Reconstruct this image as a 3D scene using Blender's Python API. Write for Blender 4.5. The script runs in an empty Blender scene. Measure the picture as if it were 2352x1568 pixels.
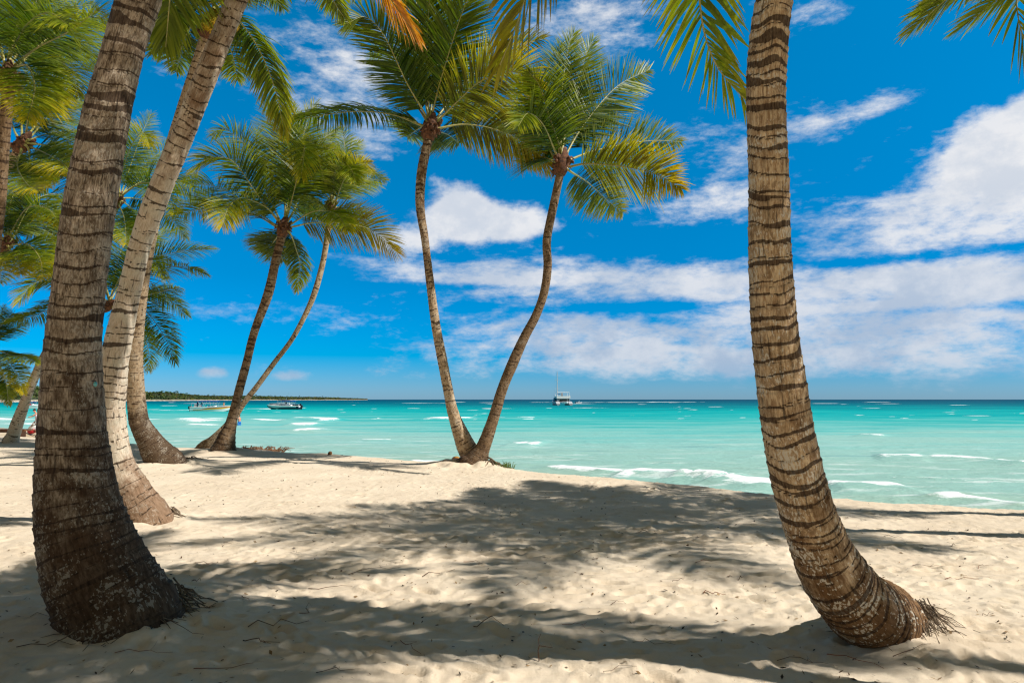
import bpy, bmesh, math, random
import numpy as np
from mathutils import Vector
R = math.radians
SC = bpy.context.scene
COL = SC.collection

# ------------------------------------------------------------------ camera
CAMH, PITCH, FPX = 1.55, math.atan(133/1568), 1568.0
cam_d = bpy.data.cameras.new('camera'); cam = bpy.data.objects.new('camera', cam_d); COL.objects.link(cam)
cam_d.lens = 24; cam_d.sensor_width = 36; cam_d.clip_start = .05; cam_d.clip_end = 60000
cam.location = (0, 0, CAMH); cam.rotation_euler = (R(90)+PITCH, 0, 0)
SC.camera = cam
CP, SP = math.cos(PITCH), math.sin(PITCH)
def ray(X, Y):
    cx, cy = (X-1176)/FPX, (784-Y)/FPX
    d = (cx, CP-SP*cy, SP+CP*cy)
    return (d[0]/d[1], 1.0, d[2]/d[1])
def at(X, Y, d):
    r = ray(X, Y); return np.array((r[0]*d, d, CAMH+r[2]*d))
def onz(X, Y, z=0.0):
    r = ray(X, Y); return at(X, Y, (z-CAMH)/r[2])
def azel(X, Y):
    r = ray(X, Y); return math.atan2(r[0], 1), math.atan2(r[2], math.hypot(r[0], 1))

# ------------------------------------------------------------------ light
SUN_EL, SUN_BACK = R(46), R(17)          # sun from the right, a little behind the camera
sdir = Vector((math.cos(SUN_EL)*math.cos(SUN_BACK), -math.cos(SUN_EL)*math.sin(SUN_BACK), math.sin(SUN_EL)))
sun_d = bpy.data.lights.new('sun', 'SUN'); sun = bpy.data.objects.new('sun', sun_d); COL.objects.link(sun)
sun_d.energy = 5.0; sun_d.angle = R(.53); sun_d.color = (1, .965, .92)
sun.rotation_euler = sdir.to_track_quat('Z', 'Y').to_euler(); sun.location = (20, -5, 30)
SC.view_settings.view_transform = 'Standard'; SC.view_settings.look = 'None'
SC.view_settings.exposure = 0.28; SC.view_settings.gamma = 1
SC.cycles.filter_width = 1.25; SC.cycles.max_bounces = 6; SC.cycles.transparent_max_bounces = 6

# ------------------------------------------------------------------ node helpers
class NT:
    def __init__(s, tree): s.t = tree; s.n = tree.nodes; s.l = tree.links
    def node(s, typ, **kw):
        n = s.n.new(typ)
        for k, v in kw.items(): setattr(n, k, v)
        return n
    def put(s, sock, v):
        if isinstance(v, bpy.types.NodeSocket): s.l.new(v, sock)
        elif isinstance(v, (tuple, list)) and sock.type == 'RGBA' and len(v) == 3: sock.default_value = (*v, 1)
        else: sock.default_value = v
    def m(s, op, a, b=0.0, c=None, clamp=False):
        n = s.node('ShaderNodeMath', operation=op, use_clamp=clamp)
        s.put(n.inputs[0], a); s.put(n.inputs[1], b)
        if c is not None: s.put(n.inputs[2], c)
        return n.outputs[0]
    def mix(s, f, a, b, blend='MIX'):
        n = s.node('ShaderNodeMix', data_type='RGBA', blend_type=blend)
        s.put(n.inputs[0], f); s.put(n.inputs[6], a); s.put(n.inputs[7], b)
        return n.outputs[2]
    def step(s, x, lo, hi, o0=0.0, o1=1.0):
        n = s.node('ShaderNodeMapRange', interpolation_type='SMOOTHSTEP')
        s.put(n.inputs[0], x); n.inputs[1].default_value = lo; n.inputs[2].default_value = hi
        n.inputs[3].default_value = o0; n.inputs[4].default_value = o1
        return n.outputs[0]
    def noise(s, vec, scale, detail=4, rough=.55, dist=0.0, out=0):
        n = s.node('ShaderNodeTexNoise'); s.put(n.inputs['Vector'], vec)
        n.inputs['Scale'].default_value = scale; n.inputs['Detail'].default_value = detail
        n.inputs['Roughness'].default_value = rough; n.inputs['Distortion'].default_value = dist
        return n.outputs[out]
    def comb(s, x, y, z=0.0):
        n = s.node('ShaderNodeCombineXYZ')
        for i, v in enumerate((x, y, z)): s.put(n.inputs[i], v)
        return n.outputs[0]
    def vmul(s, v, k):
        n = s.node('ShaderNodeVectorMath', operation='MULTIPLY'); s.put(n.inputs[0], v); n.inputs[1].default_value = k
        return n.outputs[0]
    def attr(s, name, out=2):
        n = s.node('ShaderNodeAttribute', attribute_name=name); return n.outputs[out]
    def bump(s, h, strength=.5, dist=.02, nrm=None):
        n = s.node('ShaderNodeBump'); s.put(n.inputs['Height'], h)
        n.inputs['Strength'].default_value = strength; n.inputs['Distance'].default_value = dist
        if nrm is not None: s.put(n.inputs['Normal'], nrm)
        return n.outputs[0]

# ------------------------------------------------------------------ world: Nishita sky and clouds by direction
W = bpy.data.worlds.new('World'); SC.world = W; W.use_nodes = True
w = NT(W.node_tree); w.n.clear()
sky = w.node('ShaderNodeTexSky', sky_type='NISHITA', sun_disc=False)
sky.sun_elevation = SUN_EL; sky.sun_rotation = math.atan2(sdir.x, sdir.y)
sky.air_density = 1.0; sky.dust_density = .15; sky.ozone_density = 3.0; sky.altitude = 0
geo = w.node('ShaderNodeTexCoord').outputs['Generated']
sep = w.node('ShaderNodeSeparateXYZ'); w.l.new(geo, sep.inputs[0])
dx, dy, dz = sep.outputs
AZ = w.m('ARCTAN2', dx, dy); EL = w.m('ARCSINE', dz)
# a polarising filter's deep blue: red cut most
skyc = w.mix(1.0, sky.outputs[0], (.36, .80, 1.06), 'MULTIPLY')
hs = w.node('ShaderNodeHueSaturation'); hs.inputs['Saturation'].default_value = 1.35; w.l.new(skyc, hs.inputs['Color'])
skyc = hs.outputs[0]
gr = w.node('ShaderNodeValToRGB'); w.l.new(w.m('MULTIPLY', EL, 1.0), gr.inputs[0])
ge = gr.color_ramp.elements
ge[0].position = 0; ge[0].color = (1.15, .65, .94, 1); ge[1].position = .8; ge[1].color = (.75, .30, .20, 1)  # last stop dims the unseen zenith to cut ambient light
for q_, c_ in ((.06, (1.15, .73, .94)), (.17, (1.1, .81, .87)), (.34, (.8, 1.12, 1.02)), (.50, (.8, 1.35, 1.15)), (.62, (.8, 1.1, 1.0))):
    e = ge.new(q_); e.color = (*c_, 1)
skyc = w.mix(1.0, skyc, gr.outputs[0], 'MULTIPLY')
skyc = w.mix(w.step(dy, .35, -.2), skyc, w.mix(1.0, skyc, (.6, .40, .30), 'MULTIPLY'))  # unseen sky behind the viewer dimmed and warmed to deepen shadows
def blob(X, Y, rx, ry, k):
    a, e = azel(X, Y); sa, se = rx/FPX, ry/FPX
    u = w.m('MULTIPLY', w.m('SUBTRACT', AZ, a), 1/sa); v = w.m('MULTIPLY', w.m('SUBTRACT', EL, e), 1/se)
    q = w.m('ADD', w.m('MULTIPLY', u, u), w.m('MULTIPLY', v, v))
    return w.m('MULTIPLY', w.m('EXPONENT', w.m('MULTIPLY', q, -1.0)), k)
def total(bl):
    t = bl[0]
    for b in bl[1:]: t = w.m('ADD', t, b)
    return t
wisp = total([blob(*b) for b in [
    (760, 130, 210, 170, .42), (1400, 40, 260, 75, .42), (1880, 30, 110, 40, .36), (1640, 330, 110, 70, .34),
    (1880, 285, 110, 40, .42), (850, 330, 140, 60, .34), (1650, 460, 240, 45, .42), (2170, 490, 330, 90, .58), (2350, 340, 130, 80, .55),
    (1450, 650, 450, 50, .5), (2150, 655, 420, 55, .60), (1950, 745, 600, 60, .46), (1080, 620, 330, 60, .40),
    (560, 720, 300, 40, .36), (1250, 760, 320, 40, .36), (2050, 230, 60, 24, .36), (400, 160, 80, 40, .30), (1500, 840, 900, 45, .36), (1750, 800, 650, 50, .30), (2100, 850, 500, 40, .22), (2080, 592, 260, 13, -.42), (1500, 705, 330, 11, -.34), (1950, 430, 120, 22, -.30), (1560, 555, 150, 18, -.3), (2250, 705, 300, 10, -.22), (1050, 660, 260, 9, -.25)]])
puff = total([blob(*b) for b in [
    (1050, 490, 75, 60, .62), (1130, 510, 120, 45, .56), (940, 560, 90, 50, .46), (1200, 520, 60, 40, .42),
    (2330, 330, 110, 75, .78), (2250, 400, 120, 70, .40), (490, 855, 40, 16, .48), (660, 862, 60, 18, .50), (860, 850, 60, 20, .25),
    (1550, 830, 40, 14, .36), (1250, 862, 50, 10, .25), (1960, 860, 40, 9, .3)]])
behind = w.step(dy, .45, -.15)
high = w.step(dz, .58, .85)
other = w.m('MULTIPLY', w.m('MAXIMUM', behind, high), .36)  # extra clouds added out of view as warm ambient fill
vs = w.comb(AZ, w.m('MULTIPLY', EL, 3.1), 0.3)
vp = w.comb(AZ, w.m('MULTIPLY', EL, 1.35), 4.1)
ns = w.noise(vs, 6.0, 12, .66, .15); npf = w.noise(vp, 13, 12, .62, .15)
fine = w.noise(w.comb(AZ, w.m('MULTIPLY', EL, 2.2), 2.3), 26, 10, .68)
fs = w.m('ADD', w.m('ADD', wisp, other), w.m('MULTIPLY', w.m('SUBTRACT', ns, .5), 1.15))
fs = w.m('ADD', fs, w.m('MULTIPLY', w.m('SUBTRACT', fine, .5), .85))
a1 = w.m('MULTIPLY', w.step(fs, .22, .74), .95)
fp = w.m('ADD', puff, w.m('MULTIPLY', w.m('SUBTRACT', npf, .5), .9))
a2 = w.m('MULTIPLY', w.step(w.m('ADD', fp, w.m('MULTIPLY', w.m('SUBTRACT', fine, .5), .35)), .20, .52), .96)
alpha = w.m('SUBTRACT', 1.0, w.m('MULTIPLY', w.m('SUBTRACT', 1.0, a1), w.m('SUBTRACT', 1.0, a2)))
alpha = w.m('MULTIPLY', alpha, w.step(EL, .0, .06, .5, 1.0))
lum = w.m('ADD', w.step(EL, .02, .32, .0, .62), w.m('MULTIPLY', w.step(w.noise(vp, 9, 10, .62), .38, .62), .55), clamp=True)
cc = w.mix(lum, (.44, .56, .74), (.93, .94, .97))
cc = w.mix(w.m('MAXIMUM', behind, high), cc, (.80, .60, .36))          # unseen clouds, added and tinted warm to take the blue out of shadows
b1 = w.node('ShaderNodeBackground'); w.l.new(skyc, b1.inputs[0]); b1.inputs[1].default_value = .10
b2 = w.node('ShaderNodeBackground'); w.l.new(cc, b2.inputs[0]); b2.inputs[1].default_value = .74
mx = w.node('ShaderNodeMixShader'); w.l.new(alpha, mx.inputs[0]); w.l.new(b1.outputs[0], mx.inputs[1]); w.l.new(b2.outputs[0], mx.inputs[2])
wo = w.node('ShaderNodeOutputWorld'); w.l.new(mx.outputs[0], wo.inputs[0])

# ------------------------------------------------------------------ helpers
def lin(r, g, b):
    f = lambda c: c/12.92 if c <= .04045 else ((c+.055)/1.055)**2.4
    return (f(r/255), f(g/255), f(b/255))
def new_mat(name):
    m = bpy.data.materials.new(name); m.use_nodes = True
    t = NT(m.node_tree); t.n.clear()
    out = t.node('ShaderNodeOutputMaterial'); p = t.node('ShaderNodeBsdfPrincipled')
    t.l.new(p.outputs[0], out.inputs[0])
    return m, t, p, out
_sm = {}
def paint(name, col, rough=.5, spec=.4, var=.12, metal=0, scale=6):
    """a plain coloured surface with a little procedural variation and wear"""
    if name in _sm: return _sm[name]
    m, t, p, o = new_mat(name)
    g = t.node('ShaderNodeTexCoord').outputs['Object']
    n = t.noise(g, scale, 5, .6)
    t.put(p.inputs['Base Color'], t.mix(t.step(n, .3, .7), tuple(c*(1-var) for c in col), tuple(min(1, c*(1+var)) for c in col)))
    p.inputs['Roughness'].default_value = rough; p.inputs['Specular IOR Level'].default_value = spec; p.inputs['Metallic'].default_value = metal
    t.put(p.inputs['Normal'], t.bump(t.noise(g, scale*8, 3), .15, .01))
    _sm[name] = m
    return m
def tag(o, label=None, cat=None, group=None, kind=None):
    if label: o['label'] = label
    if cat: o['category'] = cat
    if group: o['group'] = group
    if kind: o['kind'] = kind
    return o
def link(name, me, mats=(), parent=None):
    o = bpy.data.objects.new(name, me); COL.objects.link(o)
    if not isinstance(mats, (list, tuple)): mats = [mats]
    if me is not None:
        for m in mats: me.materials.append(m)
    if parent is not None: o.parent = parent
    return o
def empty(name, loc=(0, 0, 0), rz=0.0):
    o = bpy.data.objects.new(name, None); COL.objects.link(o); o.location = loc; o.rotation_euler = (0, 0, rz); o.empty_display_size = .1
    return o
def mesh_np(name, v, q, smooth=True, attrs=None, col=None, uv=None, midx=None):
    v = np.asarray(v, np.float32); q = np.asarray(q, np.int32); k = q.shape[1]
    me = bpy.data.meshes.new(name)
    me.vertices.add(len(v)); me.vertices.foreach_set('co', v.ravel())
    me.loops.add(q.size); me.loops.foreach_set('vertex_index', q.ravel())
    me.polygons.add(len(q)); me.polygons.foreach_set('loop_start', np.arange(0, q.size, k, dtype=np.int32))
    me.polygons.foreach_set('use_smooth', np.full(len(q), smooth))
    if midx is not None: me.polygons.foreach_set('material_index', np.asarray(midx, np.int32))
    for an, av in (attrs or {}).items():
        a = me.attributes.new(an, 'FLOAT', 'POINT'); a.data.foreach_set('value', np.asarray(av, np.float32).ravel())
    if col is not None:
        c = np.ones((len(v), 4), np.float32); c[:, :3] = col
        a = me.color_attributes.new('tint', 'FLOAT_COLOR', 'POINT'); a.data.foreach_set('color', c.ravel())
    if uv is not None:
        l = me.uv_layers.new(name='UVMap'); l.data.foreach_set('uv', np.asarray(uv, np.float32)[q.ravel()].ravel())
    me.update(calc_edges=True); me.validate()
    return me
def hsh(ix, iy, seed):
    n = (ix.astype(np.int64)*374761393 + iy.astype(np.int64)*668265263 + seed*974634777) & 0x7fffffff
    n = ((n ^ (n >> 13))*1274126177) & 0x7fffffff
    return ((n ^ (n >> 16)) & 0xffff)/65535.0
def vnoise(x, y, seed=0):
    ix, iy = np.floor(x), np.floor(y); fx, fy = x-ix, y-iy
    fx = fx*fx*fx*(fx*(fx*6-15)+10); fy = fy*fy*fy*(fy*(fy*6-15)+10)
    a, b = hsh(ix, iy, seed), hsh(ix+1, iy, seed); c, d = hsh(ix, iy+1, seed), hsh(ix+1, iy+1, seed)
    return (a*(1-fx)+b*fx)*(1-fy)+(c*(1-fx)+d*fx)*fy - .5
def fbm(x, y, o=4, seed=0, g=.5):
    s, a = 0, 1.0
    for i in range(o): s = s+a*vnoise(x*2**i+i*17.3, y*2**i-i*9.1, seed+i); a *= g
    return s
def sstep(x, a, b):
    t = np.clip((x-a)/(b-a), 0, 1); return t*t*(3-2*t)
def catmull(P, n):
    P = np.asarray(P, float)
    P = np.vstack([2*P[0]-P[1], P, 2*P[-1]-P[-2]])
    seg = len(P)-3; t = np.linspace(0, seg-1e-6, n); i = t.astype(int); f = (t-i)[:, None]
    a, b, c, d = P[i], P[i+1], P[i+2], P[i+3]
    return .5*((2*b)+(c-a)*f+(2*a-5*b+4*c-d)*f*f+(3*b-a-3*c+d)*f**3)
def arc_resample(C, n):
    s = np.r_[0, np.cumsum(np.linalg.norm(np.diff(C[:, :3], axis=0), axis=1))]
    u = np.linspace(0, s[-1], n)
    return np.stack([np.interp(u, s, C[:, k]) for k in range(C.shape[1])], 1), u
def norm(a): return a/np.maximum(np.linalg.norm(a, axis=-1, keepdims=True), 1e-9)
def frames(C):
    T = norm(np.gradient(C, axis=0)); U = np.zeros_like(T)
    u = np.array((1., 0, 0)) if abs(T[0][0]) < .8 else np.array((0, 1., 0))
    for i in range(len(T)):
        u = u-T[i]*u.dot(T[i]); u /= np.linalg.norm(u); U[i] = u
    return T, U, np.cross(T, U)
class MB:
    """collects boxes, tubes and lofts into one mesh"""
    def __init__(s): s.v = []; s.q = []; s.mi = []; s.n = 0
    def add(s, v, q, mi=0):
        v = np.asarray(v, float); q = np.asarray(q, int)
        s.v.append(v); s.q.append(q+s.n); s.mi += [mi]*len(q); s.n += len(v); return s
    def box(s, c, d, mi=0, rz=0, taper=1.0):
        x, y, z = (k/2 for k in d)
        v = np.array([(sx*x*(taper if sz > 0 else 1), sy*y*(taper if sz > 0 else 1), sz*z) for sz in (-1, 1) for sx, sy in ((-1, -1), (1, -1), (1, 1), (-1, 1))])
        if rz: cs, sn = math.cos(rz), math.sin(rz); v = np.stack([v[:, 0]*cs-v[:, 1]*sn, v[:, 0]*sn+v[:, 1]*cs, v[:, 2]], 1)
        return s.add(v+np.array(c), [(3, 2, 1, 0), (4, 5, 6, 7), (0, 1, 5, 4), (1, 2, 6, 5), (2, 3, 7, 6), (3, 0, 4, 7)], mi)
    def tube(s, P, r, k=8, mi=0, cap=True):
        P = np.asarray(P, float); r = np.broadcast_to(np.asarray(r, float), (len(P),))
        T, U, V = frames(P); th = np.arange(k)*2*math.pi/k
        v = (P[:, None]+r[:, None, None]*(U[:, None]*np.cos(th)[None, :, None]+V[:, None]*np.sin(th)[None, :, None])).reshape(-1, 3)
        n = len(P); q = [(i*k+j, i*k+(j+1) % k, (i+1)*k+(j+1) % k, (i+1)*k+j) for i in range(n-1) for j in range(k)]
        if cap:
            v = np.vstack([v, P[0], P[-1]]); b = n*k
            q += [(b, (j+1) % k, j, j) for j in range(k)]; e = (n-1)*k
            q += [(b+1, e+j, e+(j+1) % k, e+(j+1) % k) for j in range(k)]
        return s.add(v, q, mi)
    def loft(s, rings, mi=0, closed=True, cap=True):
        rings = np.asarray(rings, float); n, k = rings.shape[:2]; v = rings.reshape(-1, 3)
        q = [(i*k+j, i*k+(j+1) % k, (i+1)*k+(j+1) % k, (i+1)*k+j) for i in range(n-1) for j in range(k if closed else k-1)]
        if cap:
            v = np.vstack([v, rings[0].mean(0), rings[-1].mean(0)]); b = n*k; e = (n-1)*k
            q += [(b, (j+1) % k, j, j) for j in range(k)]+[(b+1, e+j, e+(j+1) % k, e+(j+1) % k) for j in range(k)]
        return s.add(v, q, mi)
    def ball(s, c, r, k=10, n=7, mi=0):
        r = np.broadcast_to(np.asarray(r, float), (3,)); rings = []
        for i in range(n+1):
            ph = math.pi*(i/n*.98+.01); rings.append([(c[0]+r[0]*math.sin(ph)*math.cos(a), c[1]+r[1]*math.sin(ph)*math.sin(a), c[2]-r[2]*math.cos(ph)) for a in np.arange(k)*2*math.pi/k])
        return s.loft(rings, mi)
    def build(s, name, mats, parent=None, smooth=False):
        v = np.vstack(s.v); bm = bmesh.new()
        vs = [bm.verts.new(p) for p in v]
        for q, mi in zip(np.vstack(s.q), s.mi):
            ids = list(dict.fromkeys(q.tolist()))
            if len(ids) < 3: continue
            try: f = bm.faces.new([vs[i] for i in ids]); f.material_index = mi; f.smooth = smooth
            except ValueError: pass
        bmesh.ops.recalc_face_normals(bm, faces=bm.faces)
        me = bpy.data.meshes.new(name); bm.to_mesh(me); bm.free()
        return link(name, me, mats, parent)

# ------------------------------------------------------------------ sand beach
WZ = -1.25                                 # sea level below the top of the beach
crest_px = [(0, 1000), (150, 1008), (300, 1018), (450, 1028), (750, 1042), (1000, 1062), (1090, 1072), (1200, 1081), (1350, 1094), (1500, 1107), (1780, 1132), (2000, 1152), (2200, 1161), (2352, 1168)]
cx_, cy_ = [], []
for X, Y in crest_px:
    p = onz(X, Y); cx_.append(p[0]); cy_.append(p[1])
cx_ = np.array([-400, -120, -60]+cx_+[14, 40, 120, 400]); cy_ = np.array([170, 75, 48]+cy_+[9.2, 8.0, 2, -30])
def crest(x): return np.interp(x, cx_, cy_)
def sand_z(x, y):
    c = crest(x)+.35*vnoise(x*.9, y*0+3.3, 5)+.12*vnoise(x*3.1, y*0+1.1, 6)
    t = y-c
    sl = .05+.19*sstep(x, -34, -28)
    z = np.where(t > 0, -(sl*t+.6*np.minimum(t, .25)**2), 0.0)
    z = np.maximum(z, -3.0)
    return z+.05*fbm(x*.35, y*.35, 3, 11)
def axis(segs):
    out = [segs[0][0]]
    for a, b, h0, h1 in segs:
        x = a
        while x < b-1e-6:
            f = (x-a)/(b-a); x = min(b, x+h0*(h1/h0)**f); out.append(x)
    return np.array(out)
ys = axis([(-60, 2.0, 3, .05), (2.0, 7.5, .022, .026), (7.5, 14, .03, .05), (14, 32, .06, .14), (32, 120, .2, 3)])
xp = axis([(0, 6.2, .026, .026), (6.2, 16, .03, .25), (16, 400, .4, 25)])
xs = np.r_[-xp[::-1][:-1], xp]
GX, GY = np.meshgrid(xs, ys)
Z = sand_z(GX, GY)
near = sstep(GY, 26, 8)
Z += .020*fbm(GX*1.6, GY*1.6, 3, 21)*(.4+.6*near)
Z += near*(.009*fbm(GX*4, GY*5, 3, 31)+.013*fbm(GX*13, GY*15, 3, 41, .6))
rng = np.random.default_rng(7)
for X_, Y_, r_, h_ in ((282, 1428, .75, .10), (2035, 1432, .6, .07), (345, 1195, .6, .09), (395, 1064, .8, .12), (512, 1040, .7, .12), (1095, 1068, 1.0, .16), (25, 1013, .7, .1)):
    q_ = onz(X_, Y_); Z += h_*np.exp(-((GX-q_[0])**2+(GY-q_[1])**2)/r_**2)*(1+1.2*fbm(GX*3, GY*3, 2, 77))
def dimple(cx, cy, ang, a, b, dep):
    m = 2.2*a
    i0, i1 = np.searchsorted(ys, (cy-m, cy+m)); j0, j1 = np.searchsorted(xs, (cx-m, cx+m))
    if i1-i0 < 2 or j1-j0 < 2: return
    X, Y = GX[i0:i1, j0:j1]-cx, GY[i0:i1, j0:j1]-cy
    u = (X*math.cos(ang)+Y*math.sin(ang))/a; v = (-X*math.sin(ang)+Y*math.cos(ang))/b
    r2 = u*u+v*v
    Z[i0:i1, j0:j1] += dep*(-np.exp(-r2*1.6)+.62*np.exp(-(np.sqrt(r2)-1.25)**2*7))
for i in range(2600):
    y = 2.2+16*rng.random()**1.5; x = (rng.random()*2-1)*(y*.8+1)
    if y > crest(x)-.3: continue
    dimple(x, y, rng.random()*6.3, rng.uniform(.04, .12), rng.uniform(.03, .06), rng.uniform(.004, .022))
for k in range(30):                         # walking tracks
    x, y = rng.uniform(-5, 5), rng.uniform(3, 9); a = rng.uniform(-.4, .4)+(math.pi if rng.random() < .5 else 0)
    for s in range(14):
        x += .38*math.cos(a); y += .38*math.sin(a); a += rng.normal()*.08; o = .09*(-1)**s
        dimple(x-o*math.sin(a), y+o*math.cos(a), a, .135, .055, rng.uniform(.022, .042))
ny, nx = GX.shape
idx = np.arange(ny*nx).reshape(ny, nx)
Q = np.stack([idx[:-1, :-1], idx[:-1, 1:], idx[1:, 1:], idx[1:, :-1]], -1).reshape(-1, 4)
def sz(x, y):
    j = int(np.clip(np.searchsorted(xs, x), 1, nx-1)); i = int(np.clip(np.searchsorted(ys, y), 1, ny-1))
    fx = (x-xs[j-1])/(xs[j]-xs[j-1]); fy = (y-ys[i-1])/(ys[i]-ys[i-1])
    return float((Z[i-1, j-1]*(1-fx)+Z[i-1, j]*fx)*(1-fy)+(Z[i, j-1]*(1-fx)+Z[i, j]*fx)*fy)
m, t, p, o = new_mat('coral_sand')
g = t.node('ShaderNodeTexCoord').outputs['Object']
n1 = t.noise(g, .8, 5, .6); n2 = t.noise(g, 14, 5, .7); n3 = t.noise(g, 160, 3, .7); n4 = t.noise(g, 420, 2, .7)
c = t.mix(t.step(n1, .3, .7), (.66, .535, .385), (.75, .625, .46))
c = t.mix(t.m('MULTIPLY', t.step(n2, .55, .75), .35), c, (.50, .39, .26))
c = t.mix(t.m('MULTIPLY', t.step(n3, .60, .72), .45), c, (.36, .27, .17))
c = t.mix(t.m('MULTIPLY', t.step(n4, .58, .7), .4), c, (.82, .73, .6))
sepz = t.node('ShaderNodeSeparateXYZ'); t.l.new(g, sepz.inputs[0])
c = t.mix(t.step(sepz.outputs[2], -.25, -.9), c, (.36, .28, .18))     # wet sand low on the slope
t.put(p.inputs['Base Color'], c); p.inputs['Roughness'].default_value = .95; p.inputs['Specular IOR Level'].default_value = .08
hgt = t.m('ADD', t.m('MULTIPLY', n2, .6), t.m('ADD', t.m('MULTIPLY', n3, .25), t.m('MULTIPLY', n4, .12)))
t.put(p.inputs['Normal'], t.bump(hgt, .75, .03))
sand = link('beach_sand', mesh_np('beach_sand', np.stack([GX.ravel(), GY.ravel(), Z.ravel()], 1), Q), m)
tag(sand, 'pale trampled coral sand covered with footprints and palm shadows', 'sand', kind='structure')

# ------------------------------------------------------------------ sea
HW = CAMH-WZ
sl = np.linspace(-1.7, 1.7, 760)
dd = HW/np.linspace(HW/9.0, HW/30000, 760)
GS, GD = np.meshgrid(sl, dd); SX = GS*GD; SY = GD
shore_d = SY-crest(SX)
SZ = np.full_like(SX, WZ)
fade = sstep(SY, 300, 30)
SZ += fade*(.10*fbm(SX*.10, SY*.30, 4, 51)+.03*fbm(SX*.7, SY*1.3, 3, 61))
foam = np.zeros_like(SX)
ph = shore_d+2.2*fbm(SX*.10, SY*.12, 3, 91)+.8*fbm(SX*.5, SY*.5, 2, 92)
env = sstep(SY, 110, 30)*(.35+1.1*np.clip(vnoise(SX*.10, shore_d*.22, 93)+.5, 0, 1))
SZ += env*(.050*(1-np.abs(np.sin(math.pi*ph/3.4)))**1.5+.022*(1-np.abs(np.sin(math.pi*ph/1.37+SX*.15)))**1.3)
# breaking crests: (X0,Y0,X1,Y1) where they stand in the water, thickness in px, wave height
br = [(300, 966, 470, 968, 4.5, .35), (420, 966, 520, 970, 4, .4), (566, 965, 680, 969, 5, .35), (640, 969, 762, 969, 6, .5), (420, 976, 505, 979, 3.5, .3), (720, 993, 770, 987, 5, .35), (660, 976, 730, 976, 4, .3),
      (1000, 960, 1095, 961, 4.5, .4), (1145, 961, 1196, 962, 3.5, .35), (1190, 1013, 1262, 1014, 5, .22), (1060, 938, 1085, 940, 2.2, .25), (1105, 951, 1120, 951, 1.6, .15), (1330, 936, 1345, 937, 1.2, .15), (1965, 1001, 2035, 1003, 3.2, .2),
      (2008, 1048, 2130, 1052, 7, .26), (2120, 1051, 2300, 1058, 5, .24), (2270, 1062, 2380, 1072, 7, .26), (404, 942, 430, 944, 4, .15), (697, 936, 716, 936, 2.2, .1), (610, 938, 622, 940, 2.5, .15), (1336, 926.5, 1346, 927, 1.5, .1), (1430, 1090, 1600, 1101, 8, .5), (1590, 1102, 1660, 1108, 6, .4), (1650, 1108, 1800, 1127, 10, .5),
      (1880, 1120, 2080, 1121, 8, .5), (2120, 1144, 2400, 1168, 9, .35), (1240, 1075, 1440, 1091, 6, .25), (1560, 1098, 1700, 1112, 5, .3), (2010, 1100, 2352, 1112, 1.4, .12), (0, 962, 90, 966, 4, .3), (0, 975, 100, 978, 3.5, .3), (940, 1056, 1050, 1066, 4, .05), (1230, 1079, 1420, 1092, 3, .05), (820, 1010, 900, 1012, 1.6, .1)]
rb = np.random.default_rng(3)
for k in range(150):
    Y = 923+42*rb.random()**1.5; X = rb.uniform(-200, 2500); wd = rb.uniform(2, 10)*(1+(Y-919)/25)
    br.append((X, Y, X+wd, Y+rb.uniform(-.3, .3), rb.uniform(.5, 1.0)*(1+(Y-919)/25), .08))
for X0, Y0, X1, Y1, th, hgt in br:
    a, b = onz(X0, Y0, WZ), onz(X1, Y1, WZ); d = (a[1]+b[1])/2
    th = th*(1.7 if Y0 > 1000 else 1.0); wth = th*d*d/(HW*FPX)*.5; L = b-a; LL = np.hypot(L[0], L[1]); ex, ey = L[0]/LL, L[1]/LL
    u = ((SX-a[0])*ex+(SY-a[1])*ey)/LL; v = -(SX-a[0])*ey+(SY-a[1])*ex
    v = v+(.9*wth)*vnoise(SX/(wth*7), SY*0+X0, 71)*2+.5*wth*vnoise(SX/(wth*1.7), SY*0+X0, 72)*2
    along = sstep(u, -.08, .18)*sstep(u, 1.08, .8)
    thick = wth*(.22+.75*(vnoise(u*5+X0, u*0, 73)+.5))*(.55+.9*(fbm(SX*.9/np.sqrt(d/20), SX*0+Y0, 3, 75)+.5))
    foam = np.maximum(foam, along*np.exp(-(v/thick)**2*np.where(v > 0, 1.6, .8)))
    SZ += along*hgt*np.exp(-(v/(wth*1.5))**2)*np.clip(d/30, .6, 1.2)*.55
lap = np.exp(-((shore_d-6.3-1.2*vnoise(SX*.35, SY*0, 81))/.9)**2)*(.5+1.0*vnoise(SX*.6, SY*1.2, 82))
foam = np.maximum(foam, np.clip(lap, 0, .8)*.9)
ny2, nx2 = SX.shape; idx = np.arange(ny2*nx2).reshape(ny2, nx2)
Q = np.stack([idx[:-1, :-1], idx[:-1, 1:], idx[1:, 1:], idx[1:, :-1]], -1).reshape(-1, 4)
off = np.log(np.maximum(shore_d, 2.0)/5.0)/np.log(1200.0)   # 0 at the shore, about 1 far out
m, t, p, o = new_mat('lagoon_water')
g = t.node('ShaderNodeTexCoord').outputs['Object']
vv = t.vmul(g, (.35, 1.0, 1.0))
nb = t.noise(t.vmul(g, (.012, .055, 1)), 1.0, 5, .6); nm = t.noise(t.vmul(g, (.06, .30, 1)), 1.0, 5, .6)
ofs = t.attr('offshore')
x = t.m('ADD', ofs, t.m('ADD', t.m('MULTIPLY', t.m('SUBTRACT', nb, .5), .22), t.m('MULTIPLY', t.m('SUBTRACT', nm, .5), .30)))
cr = t.node('ShaderNodeValToRGB'); t.l.new(x, cr.inputs[0])
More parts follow.
